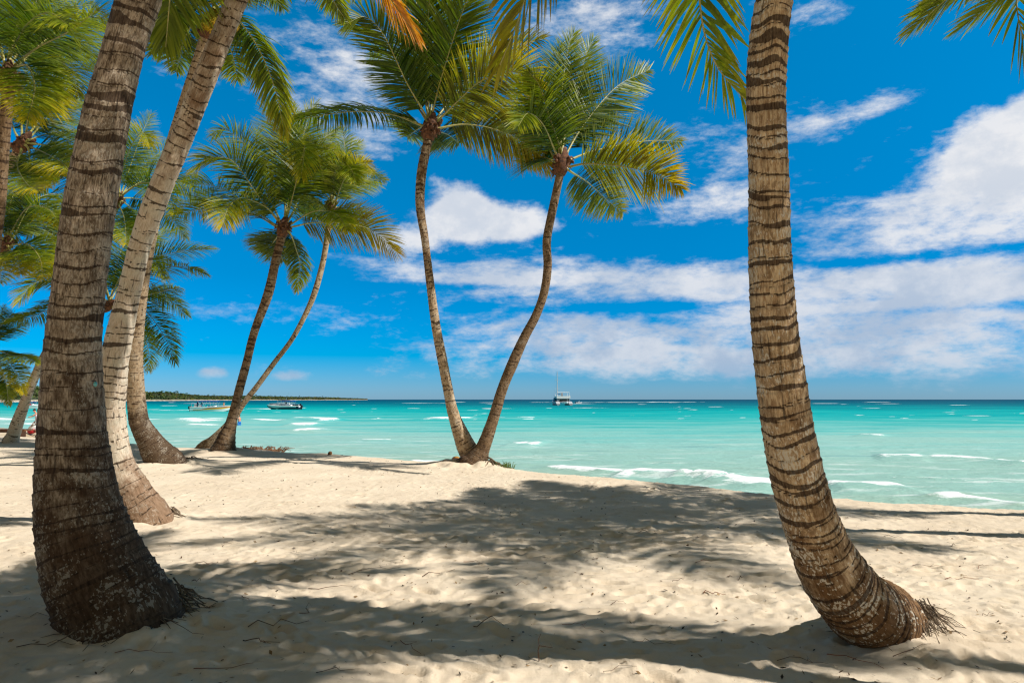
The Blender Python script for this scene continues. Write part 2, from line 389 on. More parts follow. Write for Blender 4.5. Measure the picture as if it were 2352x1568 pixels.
stops = [(.0, (.35, .46, .34)), (.12, (.29, .48, .40)), (.24, (.27, .50, .44)), (.33, (.16, .47, .43)), (.40, (.035, .39, .375)), (.47, (.0, .34, .34)), (.54, (.0, .22, .25)), (.62, (.0, .12, .17)), (.75, (.0, .075, .13)), (1.0, (.0, .05, .10))]
els = cr.color_ramp.elements
els[0].position, els[0].color = stops[0][0], (*stops[0][1], 1); els[1].position, els[1].color = stops[-1][0], (*stops[-1][1], 1)
for q_, c_ in stops[1:-1]: e = els.new(q_); e.color = (*c_, 1)
wc = cr.outputs[0]
# drifting sargassum and seagrass patches
sg = t.noise(t.vmul(g, (.05, .28, 1)), 1.3, 6, .65)
wc = t.mix(t.m('MULTIPLY', t.m('MULTIPLY', t.step(sg, .60, .70), t.step(ofs, .12, .3)), t.m('MULTIPLY', t.step(ofs, .62, .45), .42)), wc, (.03, .17, .24))
# foam: breakers plus thin lace near the shore
nf = t.noise(t.vmul(g, (1, 2.0, 1)), 3.0, 6, .7); nl = t.noise(t.vmul(g, (.25, 1.1, 1)), 1.1, 7, .72)
lace = t.m('MULTIPLY', t.m('MULTIPLY', t.step(nl, .53, .66), t.step(ofs, .36, .10)), .55)
nf2 = t.noise(t.vmul(g, (1, .8, 1)), .7, 5, .65)
fm = t.step(t.m('ADD', t.attr('foam'), t.m('ADD', t.m('MULTIPLY', t.m('SUBTRACT', nf, .5), 1.5), t.m('MULTIPLY', t.m('SUBTRACT', nf2, .5), 1.1))), .40, .85)
fm = t.m('MAXIMUM', fm, lace)
r1 = t.noise(t.vmul(g, (.6, 1.6, 1)), 1.1, 6, .62, .3); r2 = t.noise(t.vmul(g, (1.2, 3, 1)), 3.5, 4, .6)
wn = t.bump(t.m('ADD', r1, t.m('MULTIPLY', r2, .3)), .6, .30)
df = t.node('ShaderNodeBsdfDiffuse'); t.put(df.inputs[0], t.mix(fm, wc, (.78, .82, .80))); t.put(df.inputs['Normal'], wn)
gl = t.node('ShaderNodeBsdfGlossy'); gl.inputs['Roughness'].default_value = .18; t.put(gl.inputs['Normal'], wn)
sh = t.node('ShaderNodeMixShader'); t.put(sh.inputs[0], t.m('MULTIPLY', t.m('SUBTRACT', 1.0, fm), t.step(ofs, .5, .1, .05, .14)))
t.l.new(df.outputs[0], sh.inputs[1]); t.l.new(gl.outputs[0], sh.inputs[2]); t.l.new(sh.outputs[0], o.inputs[0])
sea = link('sea_water', mesh_np('sea_water', np.stack([SX.ravel(), SY.ravel(), SZ.ravel()], 1), Q, attrs={'offshore': off, 'foam': foam}), m)
tag(sea, 'turquoise lagoon water with white breakers and dark blue horizon', 'sea', kind='structure')

# ------------------------------------------------------------------ palms
LEAF, t, p, o = new_mat('palm_leaf')
tc = t.attr('tint', 0); g = t.node('ShaderNodeTexCoord').outputs['Object']
tc = t.mix(t.m('MULTIPLY', t.step(t.noise(g, 3, 4), .45, .7), .3), tc, (.02, .05, .005))
t.put(p.inputs['Base Color'], tc); p.inputs['Roughness'].default_value = .42; p.inputs['Specular IOR Level'].default_value = .26
tr = t.node('ShaderNodeBsdfTranslucent'); t.put(tr.inputs[0], t.mix(1.0, tc, (1.55, 1.6, .42), 'MULTIPLY'))
ms = t.node('ShaderNodeMixShader'); ms.inputs[0].default_value = .42
t.l.new(p.outputs[0], ms.inputs[1]); t.l.new(tr.outputs[0], ms.inputs[2]); t.l.new(ms.outputs[0], o.inputs[0])
STALK, t, p, o = new_mat('palm_stalk')
g = t.node('ShaderNodeTexCoord').outputs['Object']
t.put(p.inputs['Base Color'], t.mix(t.step(t.noise(g, 9, 4), .3, .7), (.20, .21, .045), (.36, .30, .09)))
p.inputs['Roughness'].default_value = .45
FIBRE, t, p, o = new_mat('palm_fibre')
g = t.node('ShaderNodeTexCoord').outputs['Object']
t.put(p.inputs['Base Color'], t.mix(t.step(t.noise(g, 14, 6, .7), .35, .65), (.05, .022, .012), (.21, .085, .035)))
p.inputs['Roughness'].default_value = .9; t.put(p.inputs['Normal'], t.bump(t.noise(t.vmul(g, (3, 3, .6)), 25, 4, .7), .8, .03))
ROOT, t, p, o = new_mat('palm_root')
g = t.node('ShaderNodeTexCoord').outputs['Object']
t.put(p.inputs['Base Color'], t.mix(t.step(t.noise(g, 30, 5, .7), .35, .65), (.06, .04, .025), (.25, .18, .11)))
p.inputs['Roughness'].default_value = .9
def bark(name, pale, brown, stain_col, lichen=.5, contrast=1.0):
    m, t, p, o = new_mat(name)
    uv = t.node('ShaderNodeTexCoord').outputs['UV']; g = t.node('ShaderNodeTexCoord').outputs['Object']
    fib = t.noise(t.vmul(uv, (1, .16, 1)), 75, 5, .72); pat = t.noise(g, 5, 6, .62); spk = t.noise(t.vmul(uv, (1, .40, 1)), 85, 3, .6); big = t.noise(t.vmul(uv, (1, .6, 1)), 9, 6, .68)
    dark, stain = t.attr('scar'), t.attr('stain')
    c = t.mix(t.step(fib, .32, .66), brown, pale)
    c = t.mix(t.m('MULTIPLY', t.step(big, .42, .66), .55*contrast), c, tuple(k*.42 for k in brown))
    blo = t.noise(t.vmul(uv, (1, .5, 1)), 26, 8, .7)
    c = t.mix(t.m('MULTIPLY', t.step(t.m('ADD', blo, t.m('MULTIPLY', t.m('SUBTRACT', pat, .5), .5)), .50, .57), min(.85, .68*contrast)), c, tuple(k*.55 for k in brown))
    c = t.mix(t.m('MULTIPLY', t.step(pat, .45, .7), .4), c, tuple(min(.75, k*1.2) for k in pale))
    st = t.step(t.m('ADD', stain, t.m('MULTIPLY', t.m('SUBTRACT', big, .5), 1.0)), .30, .72)
    c = t.mix(t.m('MULTIPLY', st, .86), c, t.mix(t.step(fib, .3, .7), tuple(k*.5 for k in stain_col), stain_col))
    lic = t.m('MULTIPLY', t.step(t.m('ADD', spk, t.m('MULTIPLY', t.m('SUBTRACT', pat, .5), .9)), .585, .63), lichen)
    c = t.mix(lic, c, (.50, .45, .36))
    dk = t.step(t.m('ADD', dark, t.m('ADD', t.m('MULTIPLY', t.m('SUBTRACT', big, .5), .9), t.m('MULTIPLY', t.m('SUBTRACT', blo, .5), 1.2))), .34, .60)
    c = t.mix(t.m('MULTIPLY', dk, .88), c, t.mix(t.step(fib, .35, .65), (.014, .007, .004), (.075, .044, .024)))
    crk = t.step(t.noise(t.vmul(uv, (1, .09, 1)), 40, 4, .62), .40, .33)
    c = t.mix(t.m('MULTIPLY', crk, .7), c, (.03, .02, .013))
    t.put(p.inputs['Base Color'], c); p.inputs['Roughness'].default_value = .88; p.inputs['Specular IOR Level'].default_value = .18
    h = t.m('ADD', t.m('MULTIPLY', fib, .5), t.m('ADD', t.m('MULTIPLY', big, .5), t.m('MULTIPLY', crk, -.5)))
    t.put(p.inputs['Normal'], t.bump(h, .7, .018))
    return m
B_DARK = bark('bark_dark_stained', (.46, .365, .26), (.12, .074, .042), (.075, .037, .016), .42, 1.3)
B_TAN = bark('bark_tan_ringed', (.56, .43, .27), (.27, .16, .08), (.14, .068, .026), .6, .95)
B_FOOT = bark('bark_dark_foot', (.46, .36, .24), (.27, .17, .09), (.060, .032, .015), .35, .8)
B_T6 = bark('bark_golden_ringed', (.58, .44, .27), (.26, .15, .07), (.15, .070, .024), .95, 1.0)
B_PALE = bark('bark_pale', (.70, .59, .45), (.48, .35, .23), (.22, .115, .055), .3, .35)
B_MID = bark('bark_brown', (.27, .18, .10), (.13, .075, .038), (.08, .043, .021), .3, .8)

def trunk_mesh(P, Rr, seed, gap=(.07, .13), amp=.03, wv=.02, ds=.013, k=64, stain_h=1.2, dw=.45, stain_k=1.0, tops=None, lowthin=2.0):
    r = np.random.default_rng(seed)
    C = catmull(np.column_stack([P, Rr]), 400)
    n = int(np.linalg.norm(np.diff(C[:, :3], axis=0), axis=1).sum()/ds)
    C, s = arc_resample(C, n); rad = C[:, 3]; C = C[:, :3]
    T, U, V = frames(C); th = np.linspace(0, 2*math.pi, k+1)
    S, TH = np.meshgrid(s, th, indexing='ij'); ct, st_ = np.cos(TH), np.sin(TH)
    g = r.uniform(*gap, int(s[-1]/gap[0])+8)*r.choice([1, 1, 1, .55, 1.35], int(s[-1]/gap[0])+8)
    b = np.cumsum(g)-.2; nb = len(b)
    wrp = wv*(vnoise(S*1.5+ct*.7, st_*.7+seed, seed)*2.6+.5*vnoise(S*5+ct*1.1, st_*1.1, seed+3)*1.6+.10*vnoise(S*9+ct*6, st_*6, seed+4))
    F = S-wrp
    kk = np.clip(np.searchsorted(b, F)-1, 0, nb-2); dist = F-b[kk]; gp = b[kk+1]-b[kk]; fr = np.clip(dist/gp, 0, 1)
    psi = r.uniform(0, 6.3, nb)[kk]; wmx = r.uniform(.12, dw*1.75, nb)[kk]*r.choice([.3, .7, 1.0, 1.0], nb)[kk]*np.interp(S, [0, lowthin, lowthin*1.6], [.34, .52, 1.0])
    wd = wmx*gp*(.22+.78*np.clip(np.cos(TH-psi)*.8+.4, 0, 1))*(.9+.7*vnoise(ct*2, st_*2+kk, seed+5))+.004
    phi = r.uniform(0, 6.3, nb)[kk]; cen = gp*(.5*wmx*.6+.16*r.uniform(.2, 1, nb)[kk]*(1+np.cos(TH-phi)))
    scar = np.maximum(r.uniform(.72, 1.0, nb)[kk]*(1-sstep(np.abs(dist-cen), wd*.30, wd*.66)), (.9-.5*r.random(nb)[kk])*(1-sstep(dist, .003, .009)))
    lip = np.exp(-((1-fr)*gp/.012)**2)
    prof = amp*(.75*fr**1.5-.35)+amp*.55*lip
    rr = rad[:, None]*(1+prof+.035*vnoise(S*2.5+ct, st_*1.3, seed+8)*2+.022*vnoise(S*20+ct*6, st_*6, seed+9)+.014*vnoise(S*55+ct*11, st_*11, seed+10))
    vtx = C[:, None]+rr[..., None]*(U[:, None]*ct[..., None]+V[:, None]*st_[..., None])
    stain = stain_k*np.clip(1-S/stain_h, 0, 1)+.25*vnoise(S*1.7+ct, st_+2, seed+11)
    if tops: stain = stain+tops[2]*sstep(S, tops[0], tops[1])
    m_ = k+1; idx = np.arange(n*m_).reshape(n, m_)
    q = np.stack([idx[:-1, :-1], idx[:-1, 1:], idx[1:, 1:], idx[1:, :-1]], -1).reshape(-1, 4)
    uv = np.stack([TH*rad.mean(), S], -1).reshape(-1, 2)
    return mesh_np('trunk', vtx.reshape(-1, 3), q, attrs={'scar': scar, 'stain': stain}, uv=uv)

G_DEEP, G_MID, G_LIME, G_YEL, G_ORG, G_BRN = map(np.array, ((.014, .038, .003), (.062, .115, .006), (.24, .28, .014), (.44, .33, .015), (.52, .24, .03), (.16, .075, .03)))
def frond(parent, P, seed, leaf=.80, face=.5, droop=.5, yel=.25, n=144, dead=0.0, wid=.038, pet=.16, rz=.026, curl=.0, orange=.0):
    r = np.random.default_rng(seed)
    C, s = arc_resample(catmull(P, 90), 70); T = norm(np.gradient(C, axis=0))
    up = np.array((0, 0, 1.)); view = norm(C-np.array((0, 0, CAMH)))
    S0 = norm(np.cross(T, up)); S1 = np.cross(T, view); S1 = norm(S1)
    S1 = np.where((S0*S1).sum(1, keepdims=True) < 0, -S1, S1)
    S = norm(S0*(1-face)+S1*face); N = norm(np.cross(S, T))
    N = np.where(N[:, 2:3] < 0, -N, N)
    mb = MB(); rad = np.interp(np.linspace(0, 1, 70), [0, .06, .3, 1], [rz*1.9, rz*1.1, rz*.62, rz*.16])
    u = np.tile(pet+(1-pet)*np.linspace(0, .995, n), 2)+r.normal(0, .003, 2*n); u = np.clip(u, 0, 1)
    side = np.repeat([1., -1.], n)
    keep = r.random(2*n) > .04; u, side = u[keep], side[keep]; M = len(u)
    f = u*69; i = np.clip(f.astype(int), 0, 68); w_ = (f-i)[:, None]
    lerp = lambda A: A[i]*(1-w_)+A[i+1]*w_
    b, t_, s_, n_ = lerp(C), norm(lerp(T)), norm(lerp(S)), norm(lerp(N))
    x = (u-pet)/(1-pet)
    L = 1.12*leaf*np.interp(x, [0, .08, .3, .6, .85, 1], [.45, .72, 1, .92, .62, .34])*r.uniform(.86, 1.08, M)
    ang = np.radians(np.interp(x, [0, .3, .7, 1], [66, 56, 42, 14])+r.normal(0, 4, M))[:, None]
    d = norm(t_*np.cos(ang)+s_*side[:, None]*np.sin(ang)+n_*(.22+r.normal(0, .09, M))[:, None])
    wv = norm(t_-d*(t_*d).sum(1, keepdims=True)); nv = np.cross(d, wv); tw = r.normal(.2, .32, M)[:, None]
    wv = wv*np.cos(tw)+nv*np.sin(tw)
    ss = np.array([0, .16, .4, .65, .85, 1.0]); wp = np.array([.45, .95, 1, .78, .45, .06])
    dr = .72*droop*(r.uniform(.6, 1.25, M))[:, None]; pts = [b]; cur = b.copy()
    for k in range(1, 6):
        dk = norm(d+np.array((-.10, .04, -1.0))*dr*(ss[k]**1.25)*1.5+nv*curl*ss[k])
        cur = cur+dk*(L*(ss[k]-ss[k-1]))[:, None]; pts.append(cur)
    pts = np.stack(pts, 1); wdt = (wid*r.uniform(.75, 1.1, M)*np.interp(x, [0, .5, 1], [.9, 1, .6]))[:, None]*wp[None]
    va = pts-wv[:, None]*wdt[..., None]*.5; vb = pts+wv[:, None]*wdt[..., None]*.5
    v = np.stack([va, vb], 2).reshape(-1, 3)
    base = (np.arange(M)*12)[:, None, None]+(np.arange(5)*2)[None, :, None]
    q = (base+np.array([0, 1, 3, 2])[None, None]).reshape(-1, 4)
    mixr = r.random(M)[:, None, None]; col = G_DEEP*(1-mixr)+G_MID*mixr
    col = np.repeat(np.repeat(col, 6, 1), 2, 2) if False else np.broadcast_to(col, (M, 6, 3)).copy()
    ty = np.clip(yel*(1.5*np.maximum(x-.3, 0)-.04+.8*(r.random(M)-.5))[:, None]+(ss[None]**2)*yel*1.15, 0, 1)[..., None]
    lime = np.clip(ty*2, 0, 1); col = col*(1-lime)+G_LIME*lime
    y2 = np.clip(ty*1.7-.75, 0, 1); col = col*(1-y2)+G_YEL*y2
    o2 = np.clip(orange*(.3+x)[:, None]+orange*ss[None]*.6, 0, 1)[..., None]; col = col*(1-o2)+G_ORG*o2
    bt = np.clip((ss[None]-.86)*5+0*x[:, None], 0, 1)[..., None]*(.35+.5*yel); col = col*(1-bt)+G_BRN*bt
    if dead: col = col*(1-dead)+np.where(r.random(M)[:, None, None] < .6, G_BRN, G_YEL*.6)*dead
    col = np.repeat(col.reshape(-1, 3), 2, 0)
    fo = link('frond', mesh_np('frond', v, q, smooth=True, col=col), LEAF, parent)
    mb.tube(C, rad, 6); so = mb.build('stalk', STALK, fo, True)
    return fo
def arch(C, az, e0, L, sag, tw=0.0):
    """a frond's midrib: leaves at elevation e0, bends down by sag radians over its length"""
    n = 6; p = np.array(C, float); out = [p.copy()]
    for k in range(n):
        e = e0-sag*((k+.5)/n)**1.3; a = az+tw*k/n
        p = p+L/n*np.array((math.cos(e)*math.cos(a), math.cos(e)*math.sin(a), math.sin(e))); out.append(p.copy())
    return np.array(out)
def fibre(parent, C, T, r, seed):
    rr = np.random.default_rng(seed); T = np.array(T)/np.linalg.norm(T); mb = MB()
    r = r*.8; mb.tube([C-T*r*1.6, C-T*r*.8, C+T*r*.4, C+T*r*1.3, C+T*r*2.4], [r*.75, r*1.0, r*1.05, r*.7, r*.2], 12)
    r = r*.8
    for k in range(26):
        a = rr.uniform(0, 6.3); d = np.array((math.cos(a), math.sin(a), 0)); h = rr.uniform(-1.6, 1.0)
        p0 = C+T*r*h+d*r*1.0; p1 = p0+d*r*rr.uniform(.3, .8)+T*r*rr.uniform(.2, .9); p2 = p1+d*r*rr.uniform(.1, .5)+np.array((0, 0, -r*rr.uniform(0, .8)))
        mb.tube([p0, p1, p2], [r*.42, r*.30, r*.06], 5)
    mb.build('crown_fibre', FIBRE, parent, True)
def roots(parent, c, rad, a0, a1, n, seed, ln=(.15, .4), th=(.004, .010), lift=.05, tilt=None):
    rr = np.random.default_rng(seed); mb = MB()
    for k in range(n):
        a = rr.uniform(a0, a1); d = np.array((math.cos(a), math.sin(a))); l = rr.uniform(*ln)
        s = rad*rr.uniform(.5, 1.0); l *= rr.random()**.5; pts = []
        side = rr.normal()*.8; lf = lift*rr.random()**.8
        for j in range(6):
            f = j/5; q = np.array(c[:2])+d*(s+l*f)+np.array((-d[1], d[0]))*side*l*f*f
            g = sz(q[0], q[1]); pts.append((q[0], q[1], g+lf*(1-f)**1.5+rr.normal()*.008+.006-(.02*f)))
        w0 = rr.uniform(*th); mb.tube(pts, np.linspace(w0, w0*.35, 6), 5)
    return mb.build('root_mass', ROOT, parent, True)
def palm(name, label, trace, d0, d1, mat, seed, ds=.03, k=24, gap=(.07, .12), amp=.03, wv=.02, stain_h=1.2, dw=.45, stain_k=1.0, tops=None, crown=None, group=None, dpow=1.0, fib=.16):
    """trace: (X, Y, horizontal width) along the trunk as seen, d0/d1 its distance at base and top"""
    tr = np.array(trace, float); f = (tr[0, 1]-tr[:, 1])/(tr[0, 1]-tr[-1, 1]); dep = d0+(d1-d0)*np.clip(f, 0, 1)**dpow
    P = np.array([at(X, Y, d) for (X, Y, W_), d in zip(tr, dep)])
    tan = np.gradient(tr[:, :2], axis=0); ca = np.abs(tan[:, 1])/np.hypot(tan[:, 0], tan[:, 1])
    Rr = tr[:, 2]*.5*dep/FPX*np.maximum(ca, .45)
    g = norm(P[0]-P[1]); down = P[0]+g*.3+np.array((0, 0, -.12))
    P = np.vstack([down, P]); Rr = np.r_[Rr[0]*1.02, Rr]
    root = empty(name, (0, 0, 0)); root.location = tuple(P[1])
    def into(o): o.location = tuple(-np.array(P[1])); return o
    tag(root, label, 'palm tree', group)
    to = link('trunk', trunk_mesh(P, Rr, seed, gap, amp, wv, ds, k, stain_h, dw, stain_k, tops), mat, root); into(to)
    top, Td = P[-1], norm(P[-1]-P[-2])
    return root, into, top, Td, float(Rr[-1])
def img_fronds(root, into, top, d, specs, seed, L=3.7, **kw):
    for i, sp in enumerate(specs):
        o = dict(kw); o.update(sp[2] if len(sp) > 2 else {})
        sgn, pts = sp[0], np.array(sp[1], float); LL = o.pop('L', L)
        q = np.array([at(x, y, d) for x, y in pts]); pl = np.linalg.norm(np.diff(q, axis=0), axis=1); tot = pl.sum()
        dz = sgn*math.sqrt(max(.0, LL*LL-tot*tot)); dz = np.clip(dz, -.8*LL, .8*LL)
        f = np.r_[0, np.cumsum(pl)]/tot
        P = np.array([at(x, y, d+dz*fk) for (x, y), fk in zip(pts, f)])
        P = np.vstack([top, P]) if np.linalg.norm(P[0]-top) > .12 else P
        fo = frond(root, P, seed*101+i, **o)
        into(fo)
def arch_fronds(root, into, top, lst, seed, **kw):
    for i, a in enumerate(lst):
        o = dict(kw); o.update(a[4] if len(a) > 4 else {})
        into(frond(root, arch(top, R(a[0]), R(a[1]), a[2], R(a[3])), seed*977+i, **o))
GR = 'coconut palms on the beach'

# the big dark trunk at the left
r_, into, top, Td, rt = palm('palm_tree', 'thick dark stained palm trunk at the left front edge, broad base in shade', [(276, 1428, 262), (260, 1385, 246), (219, 1295, 222), (188, 1200, 184), (173, 1102, 157), (166, 1000, 136), (165, 955, 131), (168, 797, 113), (182, 656, 109), (196, 551, 108), (213, 430, 108), (244, 273, 101), (283, 117, 94), (319, 0, 97), (380, -190, 88), (450, -400, 80)],
    4.78, 4.3, B_DARK, 1, ds=.009, k=120, gap=(.07, .125), amp=.028, wv=.028, stain_h=3.2, dw=.78, stain_k=1.05, group=GR)
fibre(r_, top-np.array(r_.location), Td, .17, 1)
into(roots(r_, onz(276, 1428), .40, -1.6, .9, 260, 5, (.06, .34), (.003, .007), .16))
arch_fronds(r_, into, top, [(95, 60, 3.8, 90), (140, 50, 3.8, 90), (185, 45, 3.8, 85), (230, 50, 3.8, 80), (280, 50, 3.8, 75), (40, 60, 3.8, 70), (330, 55, 3.7, 70), (120, 25, 3.4, 60), (210, 20, 3.4, 60), (75, 75, 3.4, 50), (260, 75, 3.2, 45)], 1, leaf=.75, face=.2, droop=.5)

# the pale leaning trunk behind it
r_, into, top, Td, rt = palm('palm_tree', 'smooth pale palm trunk curving up to the right just behind the dark left trunk', [(340, 1195, 120), (318, 1160, 106), (303, 1130, 88), (272, 1055, 62), (259, 955, 53), (261, 880, 56), (269, 797, 58), (300, 656, 50), (325, 551, 48), (355, 469, 54), (386, 390, 54), (419, 312, 53), (465, 195, 54), (545, 0, 50), (620, -150, 44), (665, -230, 40)],
    8.75, 7.3, B_PALE, 2, ds=.014, k=64, gap=(.08, .15), amp=.024, wv=.03, stain_h=2.1, dw=.30, stain_k=1.25, tops=(3.6, 5.2, .52), group=GR)
fibre(r_, top-np.array(r_.location), Td, .17, 2)
into(roots(r_, onz(345, 1195), .30, -1.9, .6, 110, 6, (.06, .28)))
arch_fronds(r_, into, top, [(90, 50, 3.6, 80), (140, 50, 3.6, 80), (185, 60, 3.6, 80), (250, 62, 3.6, 65), (45, 68, 3.4, 55), (110, 80, 3.4, 40)], 2, leaf=.72, face=.2, droop=.5)
img_fronds(r_, into, top, 7.0, [
    (0, [(680, -240), (760, -190), (850, -80), (905, 10), (955, 82)], dict(orange=.85, yel=.9, face=.25, droop=.9, leaf=.55, wid=.035)),
    (1, [(670, -230), (700, -160), (735, -80), (765, 0), (790, 40)], dict(face=.5, droop=.5, leaf=.5)),
    (-1, [(650, -220), (640, -150), (640, -80), (655, -10)], dict(face=.5, droop=.4, leaf=.5)),
    (1, [(640, -220), (600, -150), (560, -70), (530, 20), (520, 70)], dict(dead=.7, yel=.6, leaf=.35, droop=.8))], 2, L=3.0)

# brown based palm with the leaning crown at the top left centre
r_, into, top, Td, rt = palm('palm_tree', 'palm with a swollen dark brown foot, its grey trunk rising behind the pale one', [(385, 1064, 105), (366, 1045, 88), (343, 1010, 62), (325, 980, 48), (317, 955, 41), (311, 880, 37), (310, 797, 34), (327, 656, 27), (346, 551, 25), (375, 400, 26), (413, 270, 26), (445, 170, 26), (480, 62, 27)],
    16.4, 13.5, B_FOOT, 3, ds=.022, k=40, gap=(.08, .14), amp=.03, stain_h=2.8, dw=.36, stain_k=1.6, group=GR)
fibre(r_, top-np.array(r_.location), Td, .19, 3)
into(roots(r_, onz(395, 1064), .42, -2.2, .4, 60, 16, (.1, .4), (.008, .02)))
img_fronds(r_, into, top, 13.5, [
    (1, [(470, 40), (430, 40), (395, 75), (350, 125)], dict(face=.4, droop=.7)),
    (-1, [(470, 30), (420, 10), (380, 30), (345, 65)], dict(face=.3, droop=.7)),
    (1, [(465, 35), (440, 60), (420, 100), (405, 165)], dict(face=.5)),
    (1, [(480, 20), (440, -20), (390, -30), (345, 0)], {}),
    (1, [(490, 15), (470, -50), (450, -110), (430, -160)], {}), (-1, [(490, 15), (500, -50), (520, -110), (550, -150)], {}),
    (1, [(500, 30), (540, 40), (590, 105), (630, 200), (655, 310)], dict(face=.05, droop=1.3, leaf=.75, yel=.5, wid=.05, L=4.5)),
    (1, [(495, 40), (515, 80), (535, 130), (545, 185)], dict(face=.5, yel=.4)), (1, [(495, 20), (560, -30), (610, -20), (650, 20)], {}),
    (-1, [(490, 30), (505, 20), (515, 40), (520, 75)], dict(yel=.8, orange=.35, leaf=.4, droop=.9, L=2.2)),
    (-1, [(485, 30), (490, 45), (497, 75)], dict(yel=.8, orange=.35, leaf=.35, droop=.9, L=2.0))], 3, L=3.7, yel=.25, face=.4)

# pair standing in front of the speedboat
r_, into, top, Td, rt = palm('palm_tree', 'straight brown palm with a full drooping crown, foremost of the left pair', [(512, 1040, 62), (517, 1020, 48), (522, 1000, 39), (528, 982, 29), (538, 941, 21), (550, 894, 20), (567, 830, 19), (585, 760, 19), (616, 674, 22), (633, 600, 20), (645, 550, 19), (651, 524, 19)],
    19.9, 19.5, B_MID, 4, ds=.03, k=28, gap=(.10, .17), amp=.05, wv=.03, stain_h=1.6, dw=.55, group=GR)
fibre(r_, top-np.array(r_.location), Td, .21, 4)
img_fronds(r_, into, top, 19.5, [
    (1, [(637, 494), (598, 408), (564, 335), (517, 297), (488, 312)], dict(face=.7)),
    (-1, [(641, 511), (594, 451), (534, 370), (478, 365), (450, 390)], dict(face=.35, yel=.5)),
    (1, [(633, 520), (585, 494), (499, 477), (392, 496)], dict(face=.25, droop=.75, L=4.2)),
    (-1, [(641, 507), (607, 473), (555, 456), (525, 477), (510, 520)], dict(face=.3, droop=.8, yel=.85)),
    (1, [(655, 486), (650, 413), (640, 320), (612, 238)], dict(face=.9, droop=.2)), (1, [(658, 480), (680, 380), (700, 300), (722, 240)], dict(face=.9, droop=.2, yel=.5)), (1, [(655, 480), (655, 380), (655, 300), (650, 232)], dict(face=.9, droop=.2, yel=.5)), (1, [(660, 486), (672, 413), (678, 327), (672, 245)], dict(face=.8, yel=.35)),
    (-1, [(663, 486), (688, 387), (700, 335), (692, 405)], dict(face=.6, yel=.6)),
    (1, [(676, 481), (709, 387), (742, 321), (775, 300)], dict(face=.7)),
    (-1, [(667, 516), (719, 486), (770, 490), (800, 530)], dict(face=.3, droop=.7, yel=.55)),
    (1, [(676, 520), (736, 511), (843, 524), (912, 580)], dict(face=.75, droop=.4, yel=.55, orange=.25, L=3.5)),
    (1, [(667, 537), (680, 572), (689, 610), (682, 668)], dict(face=.2, droop=1.2, yel=.5, leaf=.6)),
    (1, [(640, 540), (625, 560), (610, 580)], dict(L=2.6)), (1, [(660, 530), (640, 560), (650, 600)], dict(L=2.6)),
    (1, [(640, 500), (610, 430), (585, 360), (590, 300)], dict(face=.7)), (1, [(665, 500), (715, 430), (765, 380), (815, 372)], dict(face=.7, L=4.0)),
    (1, [(630, 515), (570, 470), (500, 430), (420, 420)], dict(face=.5, L=4.2))], 4, L=3.9, wid=.030, leaf=.98, yel=.38, face=.4, droop=.55)
r_, into, top, Td, rt = palm('palm_tree', 'slender curved palm leaning right, hindmost of the left pair', [(468, 1027, 46), (488, 1012, 34), (515, 985, 24), (540, 955, 18), (560, 925, 16), (588, 890, 15), (630, 833, 14), (670, 780, 13), (700, 725, 13), (722, 674, 14), (740, 610, 13), (750, 555, 13), (757, 500, 13), (760, 477, 13)],
    21.9, 21.2, B_TAN, 5, ds=.035, k=24, gap=(.09, .15), amp=.035, stain_h=1.2, dw=.3, group=GR)
fibre(r_, top-np.array(r_.location), Td, .19, 5)
img_fronds(r_, into, top, 21.2, [
    (1, [(766, 468), (800, 434), (843, 413), (886, 415)], dict(face=.5, yel=.5)), (-1, [(770, 464), (792, 408), (817, 378), (848, 374)], dict(face=.6, yel=.7, orange=.1)),
    (1, [(766, 451), (779, 387), (800, 344), (830, 327)], dict(face=.7)), (1, [(762, 451), (753, 365), (762, 301)], dict(face=.7)),
    (-1, [(760, 455), (740, 400), (725, 340), (705, 320)], dict(face=.6)), (1, [(755, 455), (720, 420), (690, 400), (660, 430)], {}),
    (1, [(765, 475), (790, 480), (820, 500), (830, 530)], dict(droop=.8)), (1, [(755, 475), (735, 480), (715, 500)], {}),
    (1, [(770, 460), (800, 400), (830, 380), (860, 400)], dict(face=.6)), (-1, [(765, 460), (770, 390), (800, 380), (820, 420)], dict(face=.5)),
    (1, [(765, 460), (790, 370), (790, 320), (780, 290)], dict(face=.7))], 5, L=3.6, wid=.030, leaf=.8, yel=.42, face=.5, droop=.5)

